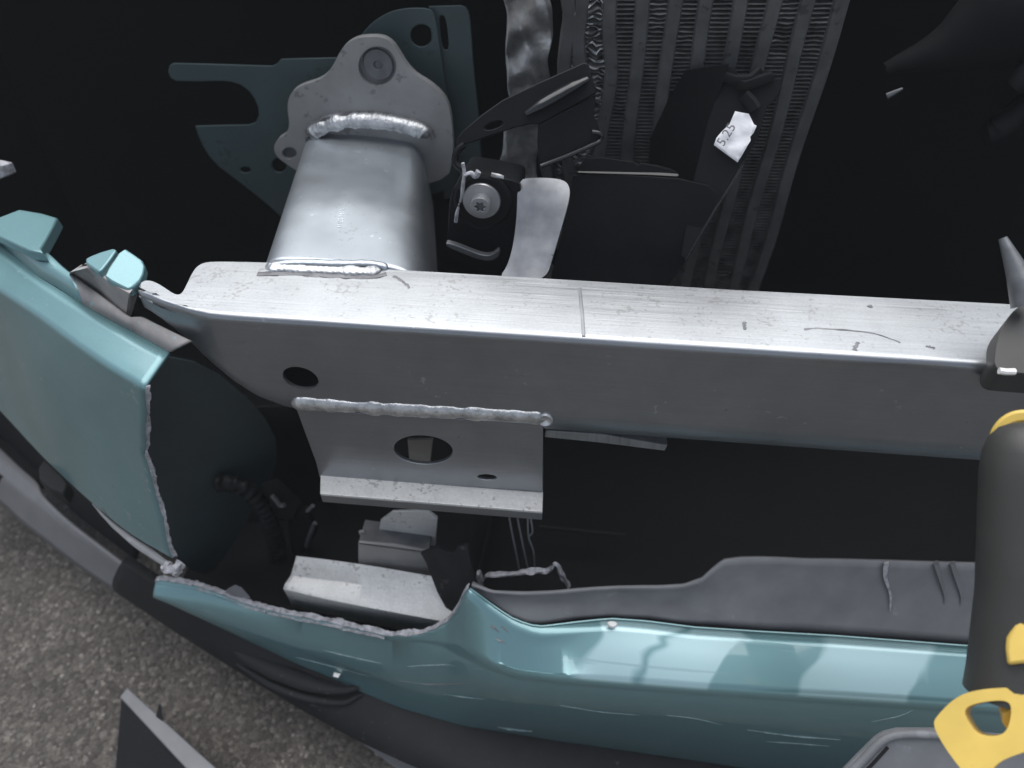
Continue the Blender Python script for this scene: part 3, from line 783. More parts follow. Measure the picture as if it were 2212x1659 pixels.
mt = thing('rubber_mount', PY(1040, 560, .585), 'black mount block with grey washer and star socket bolt beside the crush tube', 'mount')
my = .575
blk = chaikin([(990, 392), (1002, 372), (1030, 376), (1080, 384), (1118, 392), (1126, 402), (1122, 450), (1106, 560), (1090, 580), (1060, 588), (1010, 575), (962, 560), (968, 480), (972, 420)], 1)
sheet('mount_block', [PY(u, v, my) for u, v in blk], .05, 'black_plastic', mt, back=Vector((0, 1, -.2)), bevel=.003)
wc = PY(1041, 432, my - .004)
disc('mount_collar', PY(1043, 432, my), Vector((0, -1, 0)), .025, .003, 'black_matte', mt, prof=[(0, 0), (.026, 0), (.026, .002), (.0235, .0045), (.018, .0045), (0, .004)], seg=40)
disc('washer', wc, Vector((0.02, -1, 0.05)), .0165, .003, 'steel', mt, prof=[(0, 0), (.0168, 0), (.0168, .0022), (.0160, .0032), (.0095, .0034), (0, .0034)], seg=40)
# bolt head with star shaped socket
hc = wc + Vector((0, -.0125, .0004)); star = []
for j in range(48):
    g = 2 * math.pi * j / 48; star.append(hc + Vector((math.cos(g), 0, math.sin(g))) * (.0042 + .0010 * math.cos(6 * g)))
outer = [hc + Vector((math.cos(2 * math.pi * j / 40), 0, math.sin(2 * math.pi * j / 40))) * .0086 for j in range(40)]
sheet('bolt_head', outer, .0095, 'steel', mt, holes=[star], back=Vector((0, 1, 0)), bevel=.0004)
disc('socket_floor', hc + Vector((0, .0042, 0)), Vector((0, -1, 0)), .0056, .0005, 'steel_dark', mt)
hc2 = [v for v in outer]
tube('torn_sleeve', [PY(u, v, my - .006) for u, v in [(984, 480), (988, 455), (998, 420), (1003, 372), (1000, 352)]], .0014, 'torn', mt, seg=20, n=7, rough=.6)
tube('torn_sleeve', [PY(u, v, my - .006) for u, v in [(1003, 378), (1018, 374), (1026, 382), (1034, 370)]], .0020, 'torn', mt, seg=14, n=7, rough=.6)
tube('bright_burr', [PY(u, v, my - .004) for u, v in [(1061, 377), (1076, 381), (1088, 384)]], .0018, 'steel', mt, seg=8, n=6, rough=.5)
tube('mould_rim', [PY(u, v, my - .002) for u, v in [(1004, 474), (1022, 488), (1048, 492), (1066, 484)]], .0012, 'dark_plastic', mt, seg=16, n=6)
sheet('mount_foot', [PY(u, v, my - .014) for u, v in chaikin([(962, 524), (985, 530), (1010, 540), (1042, 552), (1062, 552), (1078, 538), (1080, 552), (1062, 565), (1030, 560), (1000, 548), (966, 534)], 1)], .006, 'steel_dark', mt)

# ================================================================== BUMPER, TORN LEFT SECTION
bs = thing('torn_bumper_corner', PZ(250, 1000, .37), 'torn teal bumper corner with two clip tabs on its top edge', 'bumper')
L1 = [(-60, 483), (0, 525), (77, 592), (173, 652), (267, 706), (365, 760)]
L2 = [(-60, 590), (0, 629), (77, 679), (167, 746), (233, 792), (310, 838)]
L3 = [(-60, 680), (0, 739), (80, 832), (187, 902), (255, 945), (311, 985)]
L4 = [(-60, 826), (0, 887), (93, 987), (148, 1040), (199, 1086), (278, 1150), (372, 1206)]
def rag(pts3, amp, seed):
    rnd = random.Random(seed); return [p + Vector((rnd.uniform(-amp, amp), 0, rnd.uniform(-amp, amp) * .5)) for p in pts3]
n1 = [PZ(u, v, .600) for u, v in L1]; n2 = [PZ(u, v, .591) for u, v in L2]; n3 = [PZ(u, v, .505) for u, v in L3]
n4 = [PZ(u, v, .375) for u, v in L4]
for r in (n1, n2, n3, n4): r.insert(0, r[0] + Vector((-.22, .26, 0)))
NCOL = 84
q1, q2, q3, q4 = (resample(r, NCOL) for r in (n1, n2, n3, n4))
grid = []
def between(a, b, t): return [p.lerp(q, t) for p, q in zip(a, b)]
cols = []
for j in range(NCOL):
    a, b, c, d = q1[j], q2[j], q3[j], q4[j]
    col = [a.lerp(b, t) for t in (0, .3, .6, .85)]
    e0, e1 = a.lerp(b, .85), b.lerp(c, .06)
    for t in (.2, .4, .6, .8): col.append(e0 * (1 - t) ** 2 + b * (2 * t * (1 - t)) + e1 * t * t)
    col += [b.lerp(c, t) for t in (.06, .35, .6, .85)]
    f0, f1 = b.lerp(c, .85), c.lerp(d, .2)
    for t in (.3, .6): col.append(f0 * (1 - t) ** 2 + c * (2 * t * (1 - t)) + f1 * t * t)
    col += [c.lerp(d, t) for t in (.2, .4, .6, .8, .92)]
    lastp = d + Vector((0, .006, -.002)); col += [d, lastp]
    cols.append(col)
nr = len(cols[0])
rnd = random.Random(5)
for i in range(nr):           # ragged break on the right end
    if i > 5:
        o_ = Vector((.0022 * noise.noise(Vector((i * 1.3, 0, 0))) + rnd.uniform(-.0012, .0012), 0, 0))
        cols[-1][i] = cols[-1][i] + o_; cols[-2][i] = cols[-2][i] + o_ * .4
skin = grid_obj('bumper_skin', [[cols[j][i] for j in range(NCOL)] for i in range(nr)], 'teal_shell', bs, solid=.003)
edge = [cols[-1][i] for i in range(5, nr - 1)]
ribbon('torn_edge', [p + Vector((.0006, .0012, 0)) for p in edge], 120, .0005, .0032, Vector((.3, -.9, .2)).normalized(), Vector((.93, .3, .1)).normalized(), 'torn', bs, seed=3)
# ledge along the top
E1 = [(-60, 470), (0, 507), (92, 536), (133, 576), (147, 592)]
ledge_t = [PZ(u, v, .607) for u, v in [(-60, 480), (0, 505), (60, 515), (92, 537), (133, 576), (150, 596), (175, 652), (77, 590), (0, 524), (-60, 482)]]
lz = lambda u, v, b: PZ(u, v, b)
grid_obj('top_ledge', [resample([PZ(u, v, .612) for u, v in [(-60, 455), (0, 498), (60, 520), (100, 545), (133, 576), (160, 598)]], 30), resample([PZ(u, v, .6005) for u, v in [(-60, 483), (0, 525), (77, 592), (125, 622), (178, 656)]], 30)], 'teal_shell', bs, solid=.003)
grid_obj('primer_ledge', [resample([PZ(u, v, .612) for u, v in [(152, 592), (200, 628), (240, 660), (278, 688), (300, 684), (333, 699), (410, 736)]], 40), resample([PZ(u, v, .6003) for u, v in [(172, 652), (215, 678), (267, 706), (320, 735), (364, 760)]], 40)], 'primer', bs, solid=.003)
# first clip tab
ta_ = [(-40, 480), (0, 468), (42, 452), (90, 460), (124, 470), (116, 486), (100, 515), (88, 536), (92, 546), (60, 540), (0, 512), (-40, 490)]
sheet('clip_tab', [PZ(u, v, .620) for u, v in ta_], .012, 'teal_shell', bs, back=Vector((.06, .12, -1)), bevel=.0015)
# second clip: roof of two facets with a valley, primer coloured body underneath
lq = [(177, 563), (205, 547), (257, 532), (236, 562), (215, 588), (207, 584)]
rq = [(264, 532), (290, 549), (313, 566), (307, 599), (280, 627), (256, 616), (230, 602), (224, 593)]
sheet('clip_tab', [PN(u, v, PZ(215, 562, .643), Vector((-.10, -.12, .98)).normalized()) for u, v in chaikin(lq, 1)], .007, 'teal_shell', bs, back=Vector((.02, .1, -1)), bevel=.0015)
sheet('clip_tab', [PN(u, v, PZ(268, 580, .643), Vector((.06, -.24, .96)).normalized()) for u, v in chaikin(rq, 1)], .009, 'teal_shell', bs, back=Vector((.02, .1, -1)), bevel=.0018)
cb = [PZ(u, v, .607) for u, v in [(150, 597), (178, 600), (230, 635), (280, 685), (270, 692), (225, 660)]]
prism('clip_body', [PZ(u, v, .600) for u, v in [(148, 596), (176, 612), (222, 645), (272, 690), (284, 682), (296, 640), (250, 600), (190, 572)]],
      [PZ(u, v, .636) for u, v in [(150, 590), (176, 573), (215, 592), (236, 610), (280, 634), (303, 604), (262, 560), (200, 560)]], 'primer', bs, bevel=.002)
# inner return of the broken corner, seen past the tear
ip, inn = PY(400, 1000, .50), Vector((.62, -.70, .10)).normalized()
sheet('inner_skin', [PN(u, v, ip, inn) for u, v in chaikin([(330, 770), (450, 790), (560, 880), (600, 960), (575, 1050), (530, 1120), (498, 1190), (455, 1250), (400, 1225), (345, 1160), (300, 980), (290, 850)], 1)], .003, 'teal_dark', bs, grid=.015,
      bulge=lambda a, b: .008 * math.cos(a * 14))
# bright lower edge strip of the skin and crumbs of plastic at its tip
tube('lower_lip', [PZ(u, v, .368) for u, v in [(200, 1088), (240, 1130), (290, 1170), (340, 1205), (366, 1222)]], [.0010, .0018, .0036, .0042, .0030], 'liner_grey', bs, seg=40, n=10, rough=.15, flat=.6)
tube('torn_crumb', [PZ(u, v, .365) for u, v in [(360, 1222), (375, 1232), (392, 1216)]], .0042, 'torn', bs, seg=16, n=7, rough=1.2)
tube('torn_crumb', [PZ(u, v, .362) for u, v in [(352, 1226), (372, 1230), (386, 1240)]], .0040, 'torn', bs, seg=14, n=7, rough=1.2)
sheet('clip_block', [PZ(u, v, .36) for u, v in [(82, 1010), (96, 990), (138, 1030), (146, 1044), (136, 1066), (108, 1056), (84, 1036)]], .02, 'dark_plastic', bs, bevel=.002)

# ================================================================== LOWER GREY LIP AND VALANCE
lp = thing('lower_lip_strip', PZ(150, 1230, .1), 'grey plastic lip strip along the bumper bottom above the asphalt, left', 'lip strip')
r_t = [PZ(u, v, .170) for u, v in [(-60, 912), (0, 970), (40, 1008), (79, 1044), (86, 1066), (143, 1124), (208, 1176), (268, 1222)]]
r_m = [PZ(u, v, .160) for u, v in [(-60, 974), (0, 1027), (69, 1082), (115, 1120), (162, 1158), (215, 1196), (269, 1236)]]
r_b = [PZ(u, v, .105) for u, v in [(-60, 1036), (0, 1086), (45, 1128), (93, 1166), (162, 1220), (215, 1256), (269, 1292)]]
for r in (r_t, r_m, r_b): r.insert(0, r[0] + Vector((-.22, .26, 0)))
a1, a2, a3 = (resample(r, 74) for r in (r_t, r_m, r_b))
gr_ = []
for t in (0, .5, .85): gr_.append(between(a1, a2, t))
for t in (.25, .5, .75): gr_.append([(p.lerp(q, .85) * (1 - t) ** 2 + q * 2 * t * (1 - t) + q.lerp(r, .2) * t * t) for p, q, r in zip(a1, a2, a3)])
for t in (.2, .5, .8, 1.0): gr_.append(between(a2, a3, t))
grid_obj('lip_skin', gr_, 'grey_plastic', lp, solid=.004)
bk_t = [p + Vector((.012, .03, .05)) for p in a1]
grid_obj('lip_back', [[p + Vector((.03, .06, .07)) for p in a1], [p + Vector((.008, .012, -.004)) for p in a1]], 'dark_plastic', lp, solid=.003)
prism('end_clip', [PZ(u, v, .165) for u, v in [(268, 1216), (280, 1208), (302, 1218), (298, 1232), (280, 1236)]], [PZ(u, v, .178) for u, v in [(270, 1210), (282, 1202), (302, 1212), (298, 1226), (282, 1230)]], 'grey_plastic', lp, bevel=.0015)

vl = thing('front_valance', PZ(600, 1450, .1), 'dark textured plastic valance with curved grooves below the torn bumper', 'valance')
v_t = [PZ(u, v, z) for u, v, z in [(262, 1215, .20), (330, 1262, .195), (420, 1318, .185), (520, 1372, .172), (640, 1428, .160), (720, 1460, .147), (800, 1497, .137), (870, 1527, .129), (1000, 1565, .121), (1200, 1597, .117), (1500, 1640, .115), (1800, 1685, .115), (2300, 1740, .115)]]
v_b = [PZ(u, v, .100) for u, v in [(262, 1288), (325, 1330), (390, 1373), (480, 1430), (580, 1492), (680, 1550), (781, 1604), (880, 1650), (1000, 1700), (1200, 1760), (1500, 1830), (1900, 1900), (2300, 1960)]]
for r in (v_t, v_b): r.append(r[-1] + Vector((.4, .02, 0)))
b1, b2 = resample(v_t, 110), resample(v_b, 110)
rowsv = []
for t in (0, .15, .35, .5, .65, .8, .92, 1.0):
    rowsv.append([p.lerp(q, t) + Vector((-.006, -.010, .004)) * math.sin(math.pi * t) for p, q in zip(b1, b2)])
rowsv = [[p + Vector((.004, .012, .0)) for p in rowsv[0]]] + rowsv + [[p + Vector((.01, .03, -.008)) for p in rowsv[-1]]]
grid_obj('valance_skin', rowsv, 'dark_plastic', vl, solid=.004)
tube('groove_rib', [PZ(u, v, .150) for u, v in [(500, 1398), (560, 1432), (620, 1458), (680, 1480), (740, 1490), (776, 1484)]], [.004, .009, .011, .010, .007, .003], 'dark_plastic', vl, seg=50, n=12, flat=.6)
tube('groove_rib', [PZ(u, v, .138) for u, v in [(512, 1434), (580, 1475), (640, 1500), (700, 1514), (745, 1516), (782, 1498)]], [.002, .004, .005, .005, .004, .003], 'dark_plastic', vl, seg=50, n=10, flat=.6)
obj('plastic_chip', [PZ(719, 1461, .165), PZ(722, 1452, .168), PZ(736, 1456, .166), PZ(730, 1464, .165), PZ(727, 1459, .160)], [(0, 1, 4), (1, 2, 4), (2, 3, 4), (3, 0, 4), (0, 3, 2, 1)], 'white_bit', None, smooth=False,
    loc=PZ(727, 1459, .160), label='tiny white plastic chip stuck beside the curved grooves', cat='chip')

# ================================================================== LOWER BUMPER (front)
bf = thing('lower_bumper_cover', PZ(1200, 1550, .15), 'scraped teal lower bumper with stained top face and ragged torn edge', 'bumper')
A = [(335, 1257, .215), (350, 1254, .218), (420, 1266, .225), (480, 1285, .229), (540, 1308, .234), (600, 1325, .240), (700, 1343, .250), (780, 1362, .260), (840, 1375, .268), (900, 1374, .275), (940, 1360, .288), (965, 1345, .300), (985, 1318, .325), (1000, 1286, .350), (1010, 1271, .360), (1024, 1280, .358),
     (1050, 1300, .350), (1100, 1335, .340), (1140, 1352, .335), (1170, 1356, .333), (1250, 1346, .335), (1320, 1339, .336), (1400, 1345, .335), (1500, 1358, .333), (1640, 1367, .332), (1800, 1376, .332), (2090, 1398, .331), (2330, 1412, .33)]
Bc = [(335, 1262, .214), (420, 1272, .223), (600, 1331, .238), (700, 1349, .248), (840, 1380, .264), (900, 1382, .270), (960, 1388, .276), (1010, 1414, .292), (1060, 1441, .300), (1120, 1461, .305), (1200, 1470, .308), (1300, 1478, .310), (1500, 1493, .311), (1800, 1511, .311), (2050, 1527, .311), (2330, 1544, .311)]
Cc = [(335, 1292, .196), (420, 1330, .186), (520, 1377, .174), (640, 1432, .162), (720, 1463, .148), (800, 1500, .138), (870, 1530, .130), (1000, 1568, .122), (1200, 1600, .118), (1500, 1643, .116), (1800, 1688, .116), (2330, 1742, .116)]
def itp(tab, u):
    for a, b in zip(tab, tab[1:]):
        if a[0] <= u <= b[0]:
            t = (u - a[0]) / (b[0] - a[0]); return a[1] + (b[1] - a[1]) * t, a[2] + (b[2] - a[2]) * t
    return tab[-1][1], tab[-1][2]
us = []
u = 335
while u < 2330:
    us.append(u); u += 5 if u < 1200 else 12
us.append(2330)
def row_of(tab, smooth=3):
    vals = [itp(tab, u) for u in us]
    for _ in range(smooth):
        c = vals[:]
        for i in range(1, len(vals) - 1): vals[i] = tuple(.25 * c[i - 1][k] + .5 * c[i][k] + .25 * c[i + 1][k] for k in (0, 1))
    return [PZ(u, v, z) for u, (v, z) in zip(us, vals)]
ra, rb, rcc = row_of(A, 1), row_of(Bc, 12), row_of(Cc, 12)
colz = []
for a, b, c in zip(ra, rb, rcc):
    e = min(1, (a - b).length / .03)
    k1 = 1 - .16 * e; k2 = .03 + .05 * e
    col = [a, a.lerp(b, .18 * 1), a.lerp(b, .36), a.lerp(b, k1)]
    s0, s1 = a.lerp(b, k1), b.lerp(c, k2)
    for t in (.15, .3, .45, .6, .75, .9): col.append(s0 * (1 - t) ** 2 + b * (2 * t * (1 - t)) + s1 * t * t)
    bulg = Vector((0, -.006, 0))
    for t in (k2, .3, .45, .6, .75, .9): col.append(b.lerp(c, t) + bulg * math.sin(math.pi * t))
    col += [c, c + Vector((0, .014, -.004))]
    colz.append(col)
for j, (u, col) in enumerate(zip(us, colz)):     # tremor on the torn part and creased dent near the tear
    if u < 1000:
        col[0] = col[0] + Vector((0, 0, .0020 * noise.noise(Vector((u * .06, 1, 0))) + .0010 * noise.noise(Vector((u * .25, 2, 0)))))
    for i in range(10, 17):
        col[i] = col[i] + Vector((0, -.0022 * math.exp(-((u - 760) / 120) ** 2) * math.sin(i * 1.7), 0))
    w_ = math.exp(-((u - 1150) / 80) ** 2)
    for i in (1, 2, 3): col[i] = col[i] + Vector((0, 0, -.004 * w_))
for k in (.1, .25, .42): colz.append([p + Vector((k, k * k * .12, 0)) for p in colz[len(us) - 1]])
nrw = len(colz[0])
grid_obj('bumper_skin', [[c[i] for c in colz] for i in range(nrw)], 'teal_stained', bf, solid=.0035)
te = [colz[j][0] for j, u in enumerate(us) if u <= 1012]
ribbon('torn_edge', [p + Vector((0, .001, .0012)) for p in te], 260, .0012, .0048, Vector((0, -.35, .94)), Vector((.15, .94, .25)).normalized(), 'torn', bf, seed=1, relief=.0013)
ribbon('torn_edge', [p + Vector((0, -.0022, -.0016)) for p in te[18:100]], 160, .0012, .0014, Vector((0, -.8, .6)), Vector((0, .5, .86)), 'torn', bf, seed=8)
tray = [[p + Vector((.0, .018, -.055)) for p in resample(te, 40)], [Vector((p.x, .72, .155)) for p in resample(te, 40)]]
grid_obj('splash_tray', tray, 'black_matte', bf, solid=.003)
ie = [colz[j][0] + Vector((0, .001, .0005)) for j, u in enumerate(us) if 1015 <= u]
tube('inner_edge', resample(ie, 60), .0012, 'teal_shell', bf, n=7)
# scuff marks scratched to the undercoat, laid on the skin
fv = [p for c in colz for p in c]; ffs = [(a * nrw + k, a * nrw + k + 1, (a + 1) * nrw + k + 1, (a + 1) * nrw + k) for a in range(len(colz) - 1) for k in range(nrw - 1)]
fbv = BVHTree.FromPolygons(fv, ffs)
def on_skin(u, v):
    h = fbv.ray_cast(C0, ray(u, v).normalized()); return (h[0] - ray(u, v).normalized() * .0003) if h[0] is not None else None
def scuff(pts, r, m):
    p = [on_skin(u, v) for u, v in pts]; p = [q for q in p if q is not None]
    if len(p) > 1: tube('scuff_mark', p, [r * .3, r, r * .8, r * .2], m, bf, seg=24, n=6, flat=.3, rough=.8)
for pts, r, m in (([(1615, 1577), (1700, 1588), (1815, 1598)], .0010, 'scuff'), ([(1655, 1602), (1720, 1606), (1790, 1612)], .0007, 'scuff'), ([(1440, 1545), (1500, 1552), (1560, 1566)], .0006, 'scuff'),
                  ([(1075, 1571), (1110, 1576), (1150, 1580)], .0012, 'scuff'), ([(880, 1440), (960, 1436), (1040, 1446)], .0007, 'scuff'), ([(700, 1405), (800, 1428), (900, 1444)], .0007, 'scuff'),
                  ([(860, 1470), (930, 1478), (1010, 1476)], .0008, 'weld_soot'), ([(640, 1420), (720, 1440), (800, 1462)], .0006, 'scuff'), ([(960, 1500), (1020, 1508), (1090, 1512)], .0005, 'scuff'),
                  ([(1058, 1350), (1068, 1356), (1078, 1366)], .0014, 'weld_soot'), ([(1082, 1352), (1092, 1360), (1098, 1366)], .0010, 'weld_soot'), ([(1070, 1380), (1082, 1384), (1094, 1390)], .0013, 'weld_soot'), ([(1210, 1524), (1300, 1538), (1380, 1545)], .0005, 'scuff'), ([(1880, 1560), (1960, 1540), (2010, 1500)], .0005, 'scuff')):
    scuff(pts, r, m)
# grey liner rising behind the bumper's top edge, running into dark teal on the left
G_low = [(1018, 1278, .352), (1050, 1301, .346), (1100, 1336, .337), (1140, 1352, .332), (1170, 1355, .330), (1250, 1345, .332), (1320, 1338, .333), (1400, 1344, .332), (1500, 1357, .330), (1640, 1366, .329), (1800, 1375, .329), (2090, 1397, .328), (2330, 1411, .327)]
G_top = [(1018, 1268, .362), (1060, 1282, .364), (1130, 1283, .366), (1200, 1281, .368), (1280, 1274, .370), (1340, 1270, .372), (1420, 1270, .374), (1480, 1266, .378), (1520, 1252, .384), (1545, 1228, .392), (1565, 1211, .398), (1600, 1206, .400), (1700, 1207, .401), (1900, 1212, .401), (2090, 1217, .401), (2330, 1222, .40)]
gl = []; gt = []
uu = [1018 + i * (2330 - 1018) / 110 for i in range(111)]
for u in uu:
    v, z = itp(G_low, u); gl.append(PZ(u, v, z) + Vector((0, .003, 0)))
    v, z = itp(G_top, u); gt.append(PZ(u, v, z))
for k in (.1, .25, .42):
    gl.append(gl[110] + Vector((k, k * k * .12, 0))); gt.append(gt[110] + Vector((k, k * k * .12, 0)))
rowsg = []
for t in [i / 9 for i in range(10)]:
    rowsg.append([p.lerp(q, t) + Vector((0, .004 * math.sin(math.pi * t) + .0012 * noise.noise(Vector((p.x * 22, t * 3, 0))), 0)) for p, q in zip(gl, gt)])
ln_ = thing('bumper_liner', gl[60], 'smooth grey plastic liner standing behind the stained bumper top, right', 'liner')
grid_obj('liner_skin', rowsg, 'liner_grey', ln_, solid=.003)
tube('liner_fold', [rowsg[i][j] + Vector((0, -.002, .001)) for i, j in ((9, 75), (7, 75), (5, 76), (3, 76))], [.003, .0024, .0016, .0006], 'torn', ln_, seg=16, n=8, flat=.5)
for dj in (0, 3):
    tube('liner_fold', [rowsg[i][j + dj] + Vector((0, -.001, .001)) for i, j in ((9, 84), (7, 85), (5, 86), (4, 86))], [.004, .003, .002, .0006], 'grey_plastic', ln_, seg=16, n=8, flat=.5)
p_ = PZ(1322, 1344, .338)
obj('foam_crumb', [p_ + Vector((math.cos(a) * .0048 * (1 + .2 * math.sin(3 * a)), math.sin(a) * .003 - .004, z)) for z, in ((.0,), (.005,)) for a in [i * 6.283 / 9 for i in range(9)]],
    [tuple(range(9)), tuple(range(9, 18))] + [(i, (i + 1) % 9, 9 + (i + 1) % 9, 9 + i) for i in range(9)], 'white_bit', None, loc=p_, label='bright white crumb lying on the seam above the stained bumper', cat='crumb', bevel=.001)

# ================================================================== LOWER ALUMINIUM BAR BEHIND THE TEAR
lbm = thing('lower_bar', PZ(800, 1350, .22), 'short lower aluminium bar with stepped pitted top below the bracket', 'bar')
t1 = [PZ(u, v, .292) for u, v in [(640, 1201), (700, 1208), (800, 1222), (930, 1244), (1010, 1258)]]
t2 = [PZ(u, v, .287) for u, v in [(636, 1216), (700, 1226), (800, 1240), (935, 1262), (1010, 1275)]]
t3 = [PZ(u, v, .270) for u, v in [(628, 1243), (700, 1252), (800, 1263), (945, 1290), (1015, 1305)]]
t4 = [PZ(u, v, .2685) for u, v in [(615, 1262), (700, 1280), (800, 1300), (960, 1330), (1020, 1342)]]
t5 = [PZ(u, v, .2650) for u, v in [(612, 1272), (700, 1293), (800, 1313), (962, 1343), (1022, 1354)]]
tt = [resample(r, 40) for r in (t1, t2, t3, t4, t5)]
for j in range(40):      # the step fades out to the right
    k = max(0, min(1, (j - 8) / 14)); tt[2][j] = tt[2][j].lerp((tt[1][j] + tt[3][j]) / 2, k * .9)
fd = [p + Vector((0, .004, -.045)) for p in tt[4]]
bar_rows = [[p + Vector((0, .002, -.05)) for p in tt[0]], [p + Vector((0, .001, -.002)) for p in tt[0]]] + tt + [[p + Vector((0, .0005, -.003)) for p in tt[4]], fd]
grid_obj('bar_body', bar_rows, 'alu_flange', lbm, solid=.003)
yb = tt[0][20].y + .006
sheet('bar_bracket', [PY(u, v, yb) for u, v in [(774, 1172), (850, 1178), (925, 1192), (935, 1260), (774, 1235)]], .003, 'alu_cast', lbm, back=Vector((0, 1, 0)))
zsh = PY(850, 1178, yb).z
prism('bracket_shelf', [PY(774, 1172, yb) + Vector((0, 0, -.003)), PY(925, 1192, yb) + Vector((0, 0, -.003)), PY(925, 1192, yb) + Vector((0, .03, -.003)), PY(774, 1172, yb) + Vector((0, .03, -.003))],
      [PY(774, 1172, yb), PY(925, 1192, yb), PY(925, 1192, yb) + Vector((0, .03, 0)), PY(774, 1172, yb) + Vector((0, .03, 0))], 'steel_dark', lbm, bevel=.0006)
sheet('upright_plate', [PY(u, v, yb + .020) for u, v in [(817, 1172), (822, 1125), (848, 1106), (925, 1104), (945, 1120), (940, 1180)]], .003, 'alu_flange', lbm, back=Vector((0, 1, 0)))
sheet('small_lug', [PY(u, v, yb + .012) for u, v in [(774, 1150), (786, 1148), (806, 1170), (800, 1174), (786, 1172)]], .003, 'alu_cast', lbm, back=Vector((0, 1, 0)))

# torn black inner piece and ragged strip
tp_ = PY(970, 1250, .402)
sheet('torn_bumper_web', [PN(u, v, tp_, Vector((-.3, -.93, .2)).normalized()) for u, v in [(904, 1200), (925, 1190), (947, 1181), (965, 1188), (985, 1190), (990, 1176), (1011, 1173), (1015, 1198), (1024, 1230), (1033, 1262), (1010, 1274), (998, 1306), (976, 1328), (960, 1316), (942, 1285), (928, 1252), (915, 1220)]], .004, 'dark_plastic', None, grid=.01,
      bulge=lambda a, b: .004 * math.sin(a * 60), bevel=.0008, loc=tp_, label='torn black plastic web standing up at the peak of the bumper tear', cat='plastic piece')
sw = PY(1100, 1250, .405)
tube('torn_strip', [PY(u, v, .405) for u, v in [(1040, 1264), (1034, 1236), (1044, 1252), (1052, 1243), (1100, 1240), (1140, 1234), (1188, 1230), (1200, 1216), (1214, 1240), (1228, 1266)]], [.003, .0035, .002, .0030, .0028, .0032, .003, .0026, .004, .003], 'torn', None, seg=80, n=8, rough=.9, flat=.6, loc=sw,
     label='thin ragged light grey plastic strip with hooked end in the dark gap', cat='plastic strip')
wires = [[(1100, 1118), (1106, 1150), (1116, 1200), (1121, 1228)], [(1118, 1120), (1126, 1160), (1134, 1200), (1140, 1228)], [(1140, 1115), (1142, 1160), (1152, 1190), (1155, 1228)], [(1146, 1118), (1150, 1150), (1143, 1158)]]
wl_lab = ['thin pale thread hanging in the gap, leftmost of four', 'thin pale thread hanging in the gap, second from left', 'thin pale thread hanging in the gap, longest on the right', 'short kinked pale thread end beside the bracket corner']
for pth, lbx in zip(wires, wl_lab):
    o = tube('loose_thread', [PY(a, b, .43) for a, b in pth], .0010, 'liner_grey', None, seg=24, n=6, loc=PY(*pth[0], .43), label=lbx, cat='thread')
    o['group'] = 'loose threads under the bracket'

# ================================================================== DARK CLUTTER BETWEEN THE BUMPER PIECES
arch = thing('wheel_arch_liner', PY(560, 1250, .52), 'black wheel arch liner filling the gap left of the bracket', 'liner')
rowsw = []
for i in range(8):
    v = 880 + i * 62
    rowsw.append([PY(u, v, .60 - .03 * math.sin((u - 420) / 270 * math.pi) + .02 * math.sin(i)) for u in [400 + k * 33 for k in range(11)]])
grid_obj('liner_skin', rowsw, 'black_matte', arch, solid=.003)
hs = PY(560, 1100, .50)
tube('corrugated_hose', [PY(u, v, .50) for u, v in [(470, 1045), (500, 1045), (535, 1060), (565, 1095), (585, 1135), (600, 1185), (598, 1230)]], .0095, 'black_plastic', None, seg=150, n=14, ripple=(22, .12), loc=hs,
     label='black corrugated hose curving down in the dark gap', cat='hose')
cn = thing('cable_connector', PY(600, 1090, .51), 'black plug connector with small bright clip, beside the hose', 'connector')
prism('plug_body', [PY(u, v, .515) for u, v in [(560, 1050), (600, 1035), (655, 1085), (640, 1125), (600, 1120)]], [PY(u, v, .49) for u, v in [(564, 1046), (600, 1032), (652, 1082), (638, 1120), (600, 1116)]], 'black_plastic', cn, bevel=.003)
tube('bright_clip', [PY(u, v, .485) for u, v in [(588, 1071), (598, 1082), (606, 1092), (614, 1090)]], .0028, 'steel_dark', cn, seg=10, n=7)  # glint on the plug, modelled as a small metal strip
prism('plug_tail', [PY(u, v, .52) for u, v in [(620, 1110), (668, 1090), (690, 1140), (660, 1200), (625, 1200)]], [PY(u, v, .50) for u, v in [(625, 1112), (664, 1096), (684, 1140), (656, 1194), (630, 1195)]], 'black_plastic', cn, bevel=.004)
tube('bright_clip', [PY(u, v, .49) for u, v in [(664, 1104), (672, 1096), (676, 1092)]], .0025, 'steel_dark', cn, seg=8, n=7)
tube('plug_lever', [PY(u, v, .49) for u, v in [(662, 1180), (668, 1160), (680, 1130)]], .0028, 'steel_dark', cn, seg=8, n=7)
sp = PZ(515, 1290, .235)
obj('grey_shard', [PZ(480, 1290, .215), PZ(490, 1272, .243), PZ(508, 1262, .255), PZ(522, 1268, .252), PZ(541, 1290, .238), PZ(543, 1310, .222), PZ(515, 1303, .215), PZ(512, 1285, .238)],
    [(0, 1, 7), (1, 2, 7), (2, 3, 7), (3, 4, 7), (4, 5, 7), (5, 6, 7), (6, 0, 7), (0, 6, 5, 4, 3, 2, 1)], 'liner_grey', None, smooth=False, loc=sp, label='pointed grey plastic shard sticking up behind the torn bumper edge', cat='shard', bevel=.001)
lc = PY(4, 370, .62)
WC = [PY(-260, 300, .66), PY(4, 358, .62), PY(14, 380, .62), PY(-4, 388, .62), PY(-260, 345, .66)]
prism('white_clip', WC, [p + Vector((0, .015, -.004)) for p in WC], 'torn', None, loc=lc,
      label='small pale clip end at the left picture edge above the teal tabs', cat='clip')

